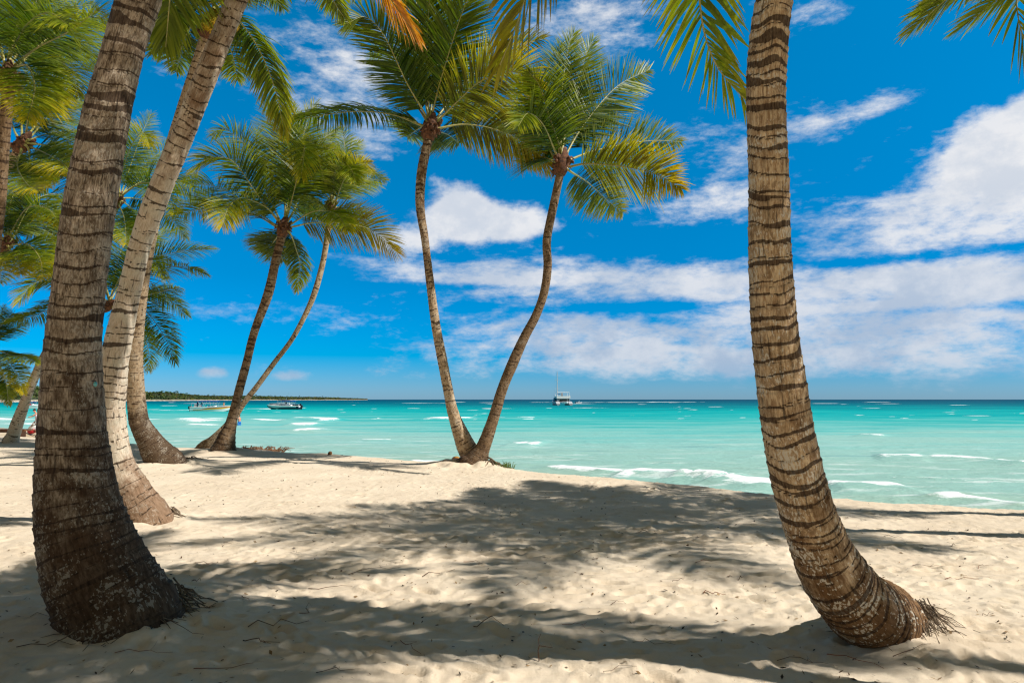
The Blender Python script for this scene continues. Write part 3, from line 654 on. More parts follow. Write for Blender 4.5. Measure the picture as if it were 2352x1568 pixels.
# the V pair in the middle
r_, into, top, Td, rt = palm('palm_tree', 'left leaning palm of the V shaped pair in the middle of the beach', [(1092, 1062, 60), (1082, 1045, 54), (1066, 1014, 44), (1042, 952, 27), (1028, 889, 23), (1016, 827, 23), (1000, 740, 21), (987, 640, 19), (976, 551, 18), (965, 474, 21), (968, 401, 23), (982, 328, 22), (989, 296, 24)],
    16.3, 15.7, B_TAN, 6, ds=.022, k=36, gap=(.08, .14), amp=.05, wv=.03, stain_h=1.5, dw=.45, tops=(3.2, 5.2, .62), group=GR)
fibre(r_, top-np.array(r_.location), Td, .21, 6)
img_fronds(r_, into, top, 15.7, [
    (1, [(960, 285), (905, 264), (832, 256), (760, 262), (641, 283)], dict(face=.12, droop=.9, leaf=.75, yel=.2, L=4.3)),
    (-1, [(982, 273), (934, 190), (883, 84), (840, 40), (796, 55)], dict(face=.85, droop=.3, leaf=.9)),
    (1, [(978, 237), (963, 146), (956, 0), (940, -120)], dict(face=.85, droop=.25)), (-1, [(984, 240), (980, 140), (985, 20), (1000, -90)], dict(face=.7, droop=.25)),
    (-1, [(993, 262), (1015, 175), (1062, 29), (1100, -50)], dict(face=.9, droop=.2, leaf=.95)), (1, [(990, 250), (1005, 150), (1030, 20), (1060, -90)], dict(face=.8, droop=.25)),
    (-1, [(1000, 284), (1051, 233), (1106, 186), (1180, 165), (1236, 200)], dict(face=.85, droop=.45, yel=.6, orange=.15, L=3.5)),
    (1, [(1007, 295), (1069, 286), (1142, 299), (1215, 335), (1262, 382)], dict(face=.8, droop=.4, yel=.66, orange=.2, leaf=.95, L=3.1)),
    (1, [(1000, 275), (1070, 190), (1150, 120), (1248, 90)], dict(face=.6, yel=.6)), (1, [(975, 290), (955, 300), (935, 315)], dict(L=3)), (1, [(1000, 300), (1030, 310), (1055, 330)], dict(L=3)),
    (1, [(975, 270), (930, 200), (890, 130), (850, 120)], dict(face=.8, droop=.3)), (1, [(1000, 280), (1040, 250), (1100, 240), (1160, 270)], dict(face=.4))], 6, L=4.0, leaf=1.0, yel=.25, face=.5, droop=.4)
into(roots(r_, onz(1085, 1068), .3, 1.6, 4.4, 24, 21, (.1, .4), (.008, .02)))
r_, into, top, Td, rt = palm('palm_tree', 'right leaning kinked palm of the V shaped pair in the middle of the beach', [(1088, 1071, 82), (1094, 1060, 66), (1104, 1040, 46), (1112, 1022, 34), (1136, 952, 27), (1155, 889, 25), (1181, 827, 27), (1207, 770, 24), (1232, 722, 22), (1250, 670, 20), (1258, 610, 20), (1256, 551, 20), (1271, 474, 20), (1286, 401, 19), (1291, 376, 20)],
    16.0, 15.8, B_MID, 7, ds=.022, k=36, gap=(.06, .11), amp=.04, wv=.035, stain_h=1.6, dw=.35, group=GR)
fibre(r_, top-np.array(r_.location), Td, .21, 7)
img_fronds(r_, into, top, 15.8, [
    (1, [(1281, 357), (1262, 321), (1219, 211), (1188, 155)], dict(face=.8)), (1, [(1288, 346), (1290, 219), (1306, 109), (1318, 76)], dict(face=.9, droop=.2, yel=.42)),
    (1, [(1292, 340), (1318, 220), (1345, 130), (1362, 92)], dict(face=.85, droop=.2, yel=.4)), (1, [(1299, 357), (1343, 284), (1416, 200), (1492, 160)], dict(face=.95, droop=.12, yel=.45, leaf=1.05)),
    (1, [(1314, 365), (1379, 343), (1489, 324), (1566, 326)], dict(face=.8, droop=.35, yel=.5)), (-1, [(1306, 383), (1350, 376), (1434, 383), (1507, 401), (1564, 434)], dict(face=.75, droop=.4, yel=.66, orange=.2)),
    (1, [(1310, 394), (1350, 419), (1394, 459), (1430, 488)], dict(face=.8, droop=.4, yel=.55)), (1, [(1275, 365), (1240, 310), (1180, 280), (1120, 300)], dict(face=.4)),
    (-1, [(1280, 360), (1250, 290), (1215, 260), (1190, 290)], dict(face=.6)), (1, [(1285, 350), (1270, 240), (1275, 150), (1290, 100)], dict(face=.8)),
    (1, [(1275, 372), (1240, 360), (1200, 375)], dict(L=3)), (-1, [(1290, 350), (1262, 270), (1240, 200), (1215, 165)], dict(face=.8)), (1, [(1300, 360), (1330, 290), (1370, 250), (1410, 250)], dict(face=.6))], 7, L=3.9, leaf=.95, yel=.36, face=.5, droop=.4)
into(roots(r_, onz(1105, 1071), .38, -1.2, .7, 46, 22, (.2, .95), (.012, .035), .10))

# the right foreground trunk
r_, into, top, Td, rt = palm('palm_tree', 'tall tan ringed palm trunk at the right front, bowed out with a rooty foot', [(2026, 1432, 292), (1975, 1393, 222), (1917, 1325, 176), (1880, 1250, 138), (1850, 1167, 124), (1829, 1084, 116), (1812, 1000, 111), (1798, 912, 108), (1780, 751, 102), (1768, 551, 94), (1763, 365, 90), (1759, 219, 90), (1765, 109, 89), (1778, 0, 86), (1815, -180, 84), (1865, -400, 78), (1915, -570, 74)],
    4.72, 3.55, B_T6, 8, ds=.008, k=120, gap=(.062, .098), amp=.036, wv=.026, stain_h=3.0, dw=.74, stain_k=1.0, group=GR, dpow=.33)
T6TOP = top
fibre(r_, top-np.array(r_.location), Td, .17, 8)
into(roots(r_, onz(2030, 1432), .33, -1.3, .7, 150, 8, (.04, .26), (.002, .005), .07))
into(roots(r_, onz(2026, 1432), .40, -2.6, -.9, 150, 9, (.04, .28), (.0018, .004), .05))
img_fronds(r_, into, top, 4.2, [
    (1, [(1870, -590), (1740, -560), (1640, -330), (1605, -130), (1607, 0), (1622, 91), (1655, 165), (1722, 240)], dict(face=.7, droop=.5, yel=.5, leaf=.56, L=3.2, wid=.034, pet=.3, n=86)),
    (1, [(1860, -600), (1640, -620), (1420, -450), (1290, -220), (1215, -30), (1185, 60), (1148, 150)], dict(face=.55, droop=.9, yel=.55, dead=.5, leaf=.60, L=3.4, wid=.036, pet=.35, n=62))], 8, L=3.6)
arch_fronds(r_, into, top, [(20, 55, 3.6, 85), (330, 50, 3.6, 85), (290, 45, 3.6, 80), (250, 45, 3.6, 80), (215, 40, 3.4, 70), (75, 62, 3.4, 60), (350, 20, 3.4, 60), (235, 70, 3.3, 50), (310, 75, 3.2, 45), (45, 75, 3.2, 45), (175, 62, 3.3, 40), (270, 15, 3.2, 50)], 8, leaf=.72, face=.1, droop=.5)

# leaning palm at the far left, its crown between the trunks
r_, into, top, Td, rt = palm('palm_tree', 'pale thin palm leaning right beside the wooden bench', [(25, 1013, 36), (30, 1000, 30), (42, 965, 26), (60, 915, 22), (80, 865, 20), (105, 810, 18), (140, 765, 17), (185, 735, 16), (225, 722, 15), (250, 702, 15)],
    24.8, 23.5, B_PALE, 9, ds=.035, k=24, gap=(.10, .16), amp=.03, stain_h=.6, dw=.25, group=GR)
fibre(r_, top-np.array(r_.location), Td, .2, 9)
img_fronds(r_, into, top, 23.5, [
    (1, [(270, 690), (330, 610), (400, 580), (487, 572)], {}), (-1, [(265, 695), (340, 630), (420, 612), (472, 630)], dict(face=.3, droop=.8, yel=.5)), (1, [(270, 700), (340, 665), (390, 690), (430, 724)], dict(droop=.7)),
    (-1, [(265, 710), (320, 705), (370, 760), (402, 832)], dict(droop=.6)), (1, [(275, 715), (315, 750), (340, 800), (342, 850)], dict(droop=.8, yel=.55)), (1, [(245, 700), (160, 690), (80, 725), (12, 742)], dict(face=.2, droop=.8)),
    (1, [(245, 690), (180, 650), (110, 610), (48, 570)], dict(face=.7)), (-1, [(245, 690), (150, 640), (80, 650), (42, 694)], dict(yel=.55)), (1, [(255, 680), (270, 600), (290, 540), (300, 490)], dict(face=.7)),
    (1, [(250, 680), (220, 600), (170, 540), (120, 520)], dict(face=.7)), (1, [(260, 680), (310, 590), (350, 550), (400, 530)], dict(face=.6)), (-1, [(265, 700), (330, 680), (370, 670), (410, 660)], {}),
    (-1, [(255, 680), (300, 600), (350, 600), (380, 640)], dict(yel=.5)), (1, [(250, 690), (230, 640), (200, 600), (190, 560)], {}), (1, [(270, 700), (300, 740), (320, 790)], {})], 9, L=4.1, wid=.030, leaf=.85, yel=.3, face=.4, droop=.6)

# palms of the grove at the left edge
def grove(label, trace, d0, d1, mat, seed, fr, L=3.8, **kw):
    r_, into, top, Td, rt = palm('palm_tree', label, trace, d0, d1, mat, seed, ds=.03, k=24, gap=(.08, .14), amp=.04, stain_h=1.0, dw=.4, group=GR)
    fibre(r_, top-np.array(r_.location), Td, .2, seed)
    o = dict(leaf=.85, yel=.35, face=.5, droop=.5, wid=.030); o.update(kw)
    img_fronds(r_, into, top, d1, fr, seed, L=L, **o)
grove('dark ringed palm trunk at the left edge under the topmost crown', [(-150, 1080, 60), (-120, 1000, 32), (-70, 850, 26), (-25, 640, 25), (-2, 480, 25), (8, 340, 25), (15, 250, 25), (19, 185, 26)], 14.5, 12.5, B_MID, 10, [
    (-1, [(35, 150), (86, 110), (156, 74), (225, 22)], dict(face=.3, droop=.9)), (1, [(27, 117), (43, 60), (74, 0), (100, -60)], dict(face=.7)), (1, [(5, 120), (-5, 60), (0, -40)], dict(face=.7)),
    (1, [(40, 150), (130, 100), (200, 110), (232, 165)], dict(face=.3, droop=.8)), (-1, [(25, 165), (60, 150), (80, 200), (62, 275)], dict(yel=.65, droop=.7)), (1, [(30, 140), (90, 60), (150, 20), (210, 10)], {}),
    (1, [(20, 130), (50, 40), (120, -20), (180, -20)], dict(face=.6)), (-1, [(10, 140), (-30, 90), (-80, 80), (-140, 120)], {}), (1, [(10, 150), (-40, 140), (-100, 170)], {}), (-1, [(25, 130), (60, 60), (110, 30), (160, 60)], {}),
    (1, [(30, 150), (110, 130), (160, 160), (180, 220)], {}), (1, [(22, 120), (20, 40), (30, -40)], dict(face=.8)), (1, [(40, 150), (150, 60), (230, 40), (290, 70)], dict(face=.5))], L=3.9)
grove('orange lit palm trunk leaning in from the left edge below the topmost crown', [(-330, 1060, 50), (-280, 960, 30), (-180, 740, 24), (-90, 560, 22), (-30, 460, 22), (10, 400, 21), (38, 350, 20), (52, 330, 20)], 19, 17, B_TAN, 11, [
    (1, [(66, 309), (90, 270), (120, 180), (130, 125)], dict(face=.9, droop=.3, leaf=1.0, yel=.5)), (1, [(35, 305), (20, 265), (-10, 230)], {}), (1, [(72, 320), (120, 305), (170, 302), (195, 300)], dict(face=.2, droop=.8, yel=.5)),
    (-1, [(72, 338), (100, 350), (140, 372), (165, 400)], dict(yel=.75)), (1, [(66, 345), (68, 400), (60, 430)], dict(yel=.5)), (1, [(40, 340), (10, 350), (-30, 380)], {}), (-1, [(60, 305), (70, 250), (100, 220), (140, 240)], dict(yel=.7)),
    (1, [(50, 300), (50, 230), (60, 160)], dict(face=.8)), (1, [(70, 315), (130, 250), (180, 230), (210, 250)], dict(face=.6)), (1, [(75, 330), (130, 340), (190, 370), (220, 420)], {}), (-1, [(50, 340), (40, 380), (60, 420), (90, 440)], dict(yel=.7))], L=3.8, yel=.34)
grove('lower palm crown at the left edge with yellowing tips', [(-260, 1040, 46), (-200, 950, 24), (-130, 790, 20), (-60, 670, 20), (-10, 600, 20), (12, 562, 20)], 21, 20, B_TAN, 12, [
    (1, [(30, 545), (80, 460), (150, 445), (190, 470)], dict(face=.4)), (1, [(20, 550), (60, 520), (120, 530), (170, 570)], {}), (-1, [(20, 570), (40, 590), (48, 630)], dict(yel=.9)), (1, [(15, 550), (10, 480), (30, 420)], dict(face=.7)),
    (1, [(15, 550), (50, 470), (70, 400)], dict(face=.7)), (-1, [(10, 555), (-20, 500), (-60, 500)], {}), (1, [(20, 570), (5, 610), (0, 650)], dict(yel=.6)), (-1, [(20, 545), (60, 480), (110, 480), (140, 520)], dict(yel=.6)),
    (1, [(25, 560), (80, 570), (130, 600), (150, 640)], dict(yel=.5)), (1, [(10, 540), (-10, 450), (-10, 380)], {}), (1, [(25, 545), (90, 500), (150, 490), (200, 520)], {}), (-1, [(22, 565), (60, 560), (90, 590), (100, 640)], dict(yel=.7)),
    (1, [(10, 560), (-10, 590), (-20, 620)], {}), (1, [(18, 540), (30, 450), (90, 400)], {})], L=4.0, yel=.38)
grove('green palm crown filling the gap between the two big left trunks', [(205, 1012, 30), (200, 950, 22), (198, 850, 18), (205, 720, 17), (225, 600, 17), (255, 500, 17), (272, 462, 17)], 25.5, 24.5, B_MID, 13, [
    (1, [(280, 440), (300, 380), (325, 310), (347, 262)], dict(face=.8)), (1, [(285, 440), (330, 380), (375, 345), (400, 320)], dict(face=.6)), (-1, [(270, 440), (295, 350), (325, 305), (345, 335)], dict(yel=.75)), (-1, [(265, 450), (200, 400), (130, 390), (90, 430)], {}),
    (1, [(285, 455), (330, 460), (380, 490), (425, 545)], dict(yel=.45)), (1, [(285, 465), (320, 500), (350, 570)], dict(yel=.55)), (1, [(280, 445), (350, 410), (430, 430), (475, 485)], {}), (1, [(265, 440), (230, 350), (200, 290), (150, 280)], {}),
    (1, [(262, 460), (200, 470), (150, 520), (120, 580)], {}), (-1, [(270, 465), (285, 500), (290, 560)], dict(yel=.6)), (1, [(275, 435), (270, 350), (290, 280)], dict(face=.8)), (-1, [(280, 450), (330, 420), (380, 440), (400, 490)], dict(yel=.5)),
    (1, [(270, 440), (220, 380), (150, 340), (100, 350)], {}), (1, [(275, 470), (250, 520), (240, 580)], {})], L=4.5, leaf=.95, yel=.35)
grove('small palm at the far left edge with hanging yellow fronds', [(-90, 1010, 40), (-80, 960, 24), (-60, 880, 20), (-40, 820, 19), (-28, 795, 19)], 25, 24.5, B_PALE, 14, [
    (1, [(-10, 785), (15, 760), (40, 750), (62, 742)], dict(face=.4)), (-1, [(-10, 800), (20, 815), (55, 820), (88, 834)], dict(face=.2, droop=.8)), (-1, [(-10, 810), (20, 830), (42, 865), (55, 905)], dict(yel=1.0)),
    (1, [(-15, 815), (5, 850), (14, 880), (20, 930)], dict(yel=.6, droop=.8)), (1, [(-20, 780), (-5, 740), (10, 700)], dict(face=.7)), (1, [(-20, 780), (0, 750), (30, 720), (50, 735)], {}), (-1, [(-40, 790), (-90, 760), (-140, 800)], {}),
    (1, [(-30, 775), (-50, 710), (-80, 680)], {}),], L=3.4, leaf=.6, yel=.4)

# two palms to the right, outside the picture: their crowns shade the middle of the beach and one frond hangs into the corner
def side_palm(label, base, topp, seed, fr, extra=()):
    b, tp = np.array((*base, sz(*base))), np.array(topp); root = empty('palm_tree', tuple(b)); tag(root, label, 'palm tree', GR)
    mid = (b+tp)/2+np.array((.35, 0, -.2)); P = np.array([b+(0, 0, -.35), b, b*.75+tp*.25+(.2, 0, -.1), mid, tp]); Rr = np.array([.26, .24, .15, .13, .11])
    def into(o): o.location = tuple(-b); return o
    into(link('trunk', trunk_mesh(P, Rr, seed, ds=.03, k=24), B_TAN, root)); fibre(root, tp-b, tp-mid, .17, seed)
    arch_fronds(root, into, tp, fr, seed, leaf=.85, face=0, droop=.45, yel=.35)
    for i, (q, o) in enumerate(extra): into(frond(root, np.array(q), seed*31+i, **o))
side_palm('palm standing just outside the right edge, one frond hanging in the top right corner', (10.4, 7.4), (8.1, 6.8, 6.4), 15,
    [(183, 48, 5.0, 52), (203, 46, 5.0, 52), (224, 44, 4.8, 56), (160, 40, 4.3, 65), (120, 45, 4.2, 75), (75, 50, 4.0, 75), (30, 50, 3.8, 75), (335, 45, 3.8, 75), (290, 50, 3.9, 80), (245, 40, 4.2, 70), (100, 70, 3.6, 55), (10, 72, 3.6, 50)],
    [([(8.1, 6.8, 6.4), (7.2, 6.6, 7.0), (6.0, 6.4, 6.8), (5.0, 6.2, 5.9), at(2335, 10, 6.1), at(2385, 190, 6.1)], dict(leaf=.68, face=.3, droop=.7, yel=.4, dead=.15, n=74))])
side_palm('hindmost palm outside the right edge of the beach', (12.0, 8.6), (9.6, 8.1, 6.8), 16,
    [(176, 34, 4.4, 60), (150, 40, 4.2, 70), (205, 34, 4.4, 60), (125, 50, 4.0, 80), (70, 45, 3.9, 75), (25, 45, 3.8, 75), (345, 50, 3.8, 75), (300, 45, 3.8, 75), (240, 40, 4.2, 65), (105, 70, 3.6, 55)])
side_palm('palm standing behind the camera on the right, shading the near sand', (5.7, 1.6), (4.3, 3.6, 6.2), 17,
    [(200, 36, 4.0, 70), (228, 40, 4.0, 75), (250, 45, 3.8, 75), (270, 40, 3.8, 75), (343, 14, 4.6, 35, dict(droop=1.6, leaf=.6)), (300, 45, 3.7, 80), (215, 70, 3.4, 55), (180, 50, 3.6, 70)])
# ------------------------------------------------------------------ wooded headland across the water
hx = [(-400, 931, 40), (-100, 926, 42), (0, 923.6, 40), (100, 921.8, 33), (200, 921.2, 27), (300, 920.8, 22), (385, 920.3, 19), (440, 919.9, 13), (500, 919.4, 10), (560, 919.1, 10), (650, 918.8, 8), (740, 918.5, 6.5), (840, 918.2, 3)]
HXs = np.array([h[0] for h in hx], float)
def coast(X, back=0.0):
    Y = np.interp(X, HXs, [h[1] for h in hx]); d = HW/(ray(0, Y)[2]*-1); d = d+back
    return ray(X, 917)[0]*d, d
def hgt(X):
    Y = np.interp(X, HXs, [h[1] for h in hx]); d = HW/(-ray(0, Y)[2]); return 1.2*np.interp(X, HXs, [h[2] for h in hx])*d/FPX
rg = np.random.default_rng(12)
V, nrow = [], 9
Xs = np.linspace(-400, 845, 260)
for X in Xs:
    h = hgt(X); h0 = h
    for j, (b, z) in enumerate([(-6, -1.5), (0, .15), (5, 1.2), (14, 1.6), (22, 2.0), (60, .35*h0), (140, .62*h0), (260, .7*h0), (500, -2)]):
        sc = 1+X*.0018 if X > 0 else 1
        x, d = coast(X, b*sc); V.append((x, d, WZ+z*(1 if j < 5 else 1+.25*vnoise(np.array([X*.05]), np.array([j*1.7]), 9)[0])))
V = np.array(V); n = len(Xs); idx = np.arange(n*nrow).reshape(n, nrow)
Q = np.stack([idx[:-1, :-1], idx[1:, :-1], idx[1:, 1:], idx[:-1, 1:]], -1).reshape(-1, 4)
m, t, p, o = new_mat('headland_ground')
g = t.node('ShaderNodeTexCoord').outputs['Object']; sp = t.node('ShaderNodeSeparateXYZ'); t.l.new(g, sp.inputs[0])
c = t.mix(t.step(t.noise(g, .08, 4), .4, .6), (.55, .46, .34), (.24, .18, .11))
t.put(p.inputs['Base Color'], t.mix(t.step(sp.outputs[2], WZ+1.9, WZ+2.6), c, (.035, .05, .015))); p.inputs['Roughness'].default_value = .95
tag(link('headland_terrain', mesh_np('headland_terrain', V, Q), m), 'low headland with a strip of pale beach across the bay', 'headland', kind='structure')
FOREST, t, p, o = new_mat('far_foliage')
t.put(p.inputs['Base Color'], t.attr('tint', 0)); p.inputs['Roughness'].default_value = .7; p.inputs['Specular IOR Level'].default_value = .15
vs_, cs_ = [], []
for k in range(3600):
    X = rg.uniform(-300, 842); f = rg.random()**.9; b = (20+190*f)*(1+max(X, 0)*.0018)
    x, d = coast(X, b); top_ = hgt(X)*(.55+.5*min(1, f*1.6))
    top_ = max(top_*rg.uniform(.86, 1.06), 2.5)
    R0 = rg.uniform(2.2, 4.4)*(1+.0007*max(X, 0)); z0 = WZ+top_-R0*.8
    base = np.array([(.030, .052, .012), (.055, .085, .018), (.095, .11, .022), (.06, .062, .03), (.028, .058, .02)])[rg.integers(0, 5)]*rg.uniform(.8, 1.25)
    nq = 26
    dr = norm(rg.normal(size=(nq, 3))); dr[:, 2] = np.abs(dr[:, 2])*1.0-.25; cpt = np.array((x, d, z0))+dr*R0*rg.uniform(.55, 1.0, (nq, 1))*np.array((1.15, 1.15, .85))
    if rg.random() < .8:                       # a lower skirt so the wood is closed to the beach
        cpt[::3, 2] -= rg.uniform(.3, 1.0, len(cpt[::3]))*max(0, z0-WZ-2.2)
    a = norm(rg.normal(size=(nq, 3))); e = norm(np.cross(a, dr+.01)); w_ = rg.uniform(.5, 1.15, (nq, 1))*R0*.42
    vs_.append(np.stack([cpt-a*w_, cpt-e*w_*.7, cpt+a*w_, cpt+e*w_*.7], 1).reshape(-1, 3)); cs_.append(np.repeat(base*rg.uniform(.75, 1.3, (nq, 1)), 4, 0))
V = np.vstack(vs_); Q = np.arange(len(V)).reshape(-1, 4)
tag(link('woodland', mesh_np('woodland', V, Q, smooth=False, col=np.vstack(cs_)), FOREST), 'dense green coastal woodland covering the headland', 'woodland', kind='stuff')
# far palms rising over the wood: one built, the rest copies
fp = empty('palm_tree'); tag(fp, 'small distant palm rising above the wooded headland across the bay', 'palm tree', 'distant palms on the headland')
mb = MB(); mb.tube([(0, 0, -9), (.3, 0, 0), (.2, 0, 5), (0, 0, 9)], [.28, .24, .2, .18], 6); ft = mb.build('trunk', B_MID, fp)
vv_, qq_ = [], []
for k in range(15):
    A = arch((0, 0, 9), k*2.399, R(55-8*(k % 5)-10*(k//8)), 3.9, R(95)); T = norm(np.gradient(A, axis=0)); S_ = norm(np.cross(T, (0, 0, 1)))
    wv_ = np.array([.15, .8, 1.0, .9, .7, .45, .1])[:, None]*.75
    for sd in (-1, 1):
        b0 = len(vv_)*0; a_ = A; e_ = A+S_*sd*wv_-np.array((0, 0, .55))*wv_
        base_ = sum(len(q) for q in vv_); vv_.append(np.vstack([a_, e_])); qq_ += [(base_+i, base_+i+1, base_+8+i, base_+7+i) for i in range(6)]
V = np.vstack(vv_); fc = link('crown', mesh_np('crown', V, np.array(qq_), col=np.tile(np.array((.035, .068, .014)), (len(V), 1))), FOREST, fp)
first = True
for k in range(58):
    X = np.concatenate([rg.normal(385, 16, 12), rg.uniform(290, 520, 16), rg.uniform(560, 830, 22), rg.uniform(-20, 120, 8)])[k]
    x, d = coast(X, rg.uniform(30, 110)*(1+max(X, 0)*.0018)); z = WZ+hgt(X)*rg.uniform(.72, .86)-4.5
    sc = rg.uniform(.8, 1.2)*np.interp(X, [0, 300, 600, 840], [.62, .8, 1.0, .8])
    if first: r0 = fp; first = False
    else:
        r0 = fp.copy(); COL.objects.link(r0)
        for ch in (ft, fc):
            c2 = ch.copy(); COL.objects.link(c2); c2.parent = r0
    r0.location = (x, d, z); r0.scale = (sc, sc, sc); r0.rotation_euler = (rg.normal()*.07, rg.normal()*.07, rg.uniform(0, 6.3))

# ------------------------------------------------------------------ boats
WHITE = paint('gelcoat_white', (.80, .80, .78), .3, .5, .05); NAVY = paint('hull_navy', (.012, .022, .045), .3, .5); BLUE = paint('canopy_blue', (.004, .06, .24), .8, .1)
BLACKP = paint('engine_black', (.012, .012, .016), .35, .5); ALU = paint('rail_metal', (.55, .57, .6), .35, .5, .1, .6); GREYP = paint('deck_grey', (.28, .29, .3), .6); RED = paint('stripe_red', (.42, .03, .02), .4)
YELL = paint('stripe_yellow', (.75, .42, .03), .4); GLASSD = paint('smoked_glass', (.02, .03, .04), .1, .6); CANB = paint('canopy_black', (.014, .016, .02), .7)
def hull_rings(L, B, H, bowrise=.35, n=16, off=0.0, z0=-.35, lo=None, hi=None):
    """half hull section rings, stern at x=0, bow at x=L"""
    out = []
    for i in range(n+1):
        f = i/n; hb = B/2*(1-max(0, (f-.5)/.5)**2.3)*(.94+.06*min(1, f*4))+.012+off; sh = H+bowrise*f**2.2; kz = z0+max(0, (f-.72)/.28)**1.6*(sh-z0)*.72
        if lo is None: out.append([(L*f, -hb, sh), (L*f, -hb*.97, sh*.62+kz*.38), (L*f, -hb*.84, sh*.18+kz*.82), (L*f, 0, kz), (L*f, hb*.84, sh*.18+kz*.82), (L*f, hb*.97, sh*.62+kz*.38), (L*f, hb, sh)])
        else: out.append([(hb*1.006-.03*(1-lo), sh*lo+kz*(1-lo)), (hb*1.006-.03*(1-hi), sh*hi+kz*(1-hi)), L*f])
    return out
def stripe(mb, L, B, H, lo, hi, sx, bowrise=.35, x0=.04, x1=.97):
    R_ = hull_rings(L, B, H, bowrise, 26); a = []
    for r in R_:
        r = np.array(r)
        if not (x0*L <= r[0][0] <= x1*L): continue
        side = r[::-1][:4] if sx > 0 else r[:4]          # sheer to keel on that side
        zs = side[:, 2]; ys_ = side[:, 1]; zt, zk = zs[0], zs[-1]; f_ = np.clip(r[0][0]/L*1.0, 0, 1)
        l_, h_ = lo(f_), hi(f_); pts = []
        for q in (l_, h_):
            z = zk+(zt-zk)*q; pts.append((r[0][0], np.interp(z, zs[::-1], ys_[::-1])+.02*sx, z))
        a.append(pts)
    a = np.array(a); k = len(a); v = a.reshape(-1, 3); v2 = v-np.array((0, .012*sx, 0))
    mb.add(np.vstack([v, v2]), [(2*i, 2*i+1, 2*i+3, 2*i+2) for i in range(k-1)]+[(2*k+2*i, 2*k+2*i+2, 2*k+2*i+3, 2*k+2*i+1) for i in range(k-1)])
def outboard(parent, x, y):
    mb = MB(); mb.loft([[(x-.32+dx_*s_, y+dy_*s_, z) for dx_, dy_ in ((-.26, -.17), (.22, -.19), (.30, 0), (.22, .19), (-.26, .17))] for s_, z in ((.75, .55), (1.0, .62), (1.05, .95), (.9, 1.18), (.5, 1.27))])
    mb.box((x-.26, y, .2), (.22, .14, .8)); mb.box((x-.36, y, -.3), (.5, .09, .22)); mb.box((x-.08, y, .52), (.3, .22, .16))
    mb.build('outboard_motor', BLACKP, parent)
def speedboat(name, label, loc, rz, L, B, H, hullmat, top, canopy, stripes, console, group, motors=2, wind=True):
    r = empty(name, loc, rz); tag(r, label, 'boat', group)
    mb = MB(); R_ = hull_rings(L, B, H); mb.loft(R_, cap=True, closed=False); mb.build('hull', hullmat, r, False)
    mb = MB()
    for sd in (-1, 1):
        mb.tube([np.array(q[0 if sd < 0 else -1])+(0, 0, .02) for q in R_], .075, 6)
    mb.box((.05, 0, H*.86), (.12, B*.9, H*.3)); mb.build('gunwale', top, r)
    dk = [(q[0][0], q[0][1]*.93, q[-1][1]*.93, q[0][2]-.22) for q in R_]; mb = MB()
    mb.add([v for a in dk for v in ((a[0], a[1], a[3]), (a[0], a[2], a[3]))], [(2*i, 2*i+1, 2*i+3, 2*i+2) for i in range(len(dk)-1)]); mb.build('deck', GREYP if not wind else WHITE, r)
    for mat, lo, hi in stripes:
        for sd in (-1, 1):
            mb = MB(); stripe(mb, L, B, H, lo, hi, sd); mb.build('hull_stripe', mat, r)
    cx, cl, cz = canopy[0]*L, canopy[1]*L, canopy[2]
    mb = MB(); mb.loft([[(cx+cl*(f-.5), y*B*.44, cz+.10*(1-(y*1.0)**2)+.07*math.sin(math.pi*f)-dz_) for y in (-1, -.6, 0, .6, 1)]+[(cx+cl*(f-.5), y*B*.44, cz-.15+.10*(1-y*y)+.07*math.sin(math.pi*f)) for y in (1, .6, 0, -.6, -1)] for f in np.linspace(0, 1, 7) for dz_ in (0,)])
    mb.build('canopy', canopy[3], r)
    mb = MB(); sh = H+.02
    for sd in (-1, 1):
        y = sd*B*.43
        for a, b in ((-.46, -.30), (-.25, -.12), (-.02, -.14), (.12, .24), (.36, .27), (.48, .36)):
            mb.tube([(cx+cl*a, y, cz), (cx+cl*b, y*1.02, sh)], .028, 6)
        mb.tube([(cx-cl*.5, y, cz), (cx+cl*.5, y, cz)], .03, 6)
        mb.tube([(L*.56, y, sh+.05), (L*.6, y, sh+.42), (L*.8, y*.82, sh+.52), (L*.93, y*.4, sh+.55)], .022, 6)
    mb.build('canopy_frame', ALU, r)
    mb = MB(); q = console*L
    mb.loft([[(q+dx_, y, z) for y in (-.5, .5) for dx_, z in (((-.45, H-.2), (.45, H-.2), (.30, H+.62), (-.2, H+.72)) if y < 0 else ((-.2, H+.72), (.30, H+.62), (.45, H-.2), (-.45, H-.2)))][:4][::1] if False else [(q-.45, y, H-.2), (q+.45, y, H-.2), (q+.28, y, H+.6), (q-.15, y, H+.7)] for y in (-.5, .5)])
    mb.box((q-1.0, 0, H+.12), (.5, 1.0, .55)); mb.build('console', WHITE, r)
    mb = MB(); mb.box((q+.30, 0, H+.86), (.04, .95, .4)); mb.build('windscreen', GLASSD, r)
    mb = MB()
    for f in (.42, .5, .58):
        mb.box((L*f, 0, H-.02), (.5, B*.66, .3)); mb.box((L*f-.22, 0, H+.22), (.1, B*.66, .34))
    mb.box((L*.72, 0, H+.1), (1.1, B*.45, .3), taper=.8); mb.build('seat', WHITE, r)
    for k in range(motors): outboard(r, -.02, (k-(motors-1)/2)*.75)
    return r
def on_sea(X, Y): p = onz(X, Y, WZ); return (p[0], p[1], WZ)
GB = 'boats off the beach'
l1 = on_sea(440, 944.5)
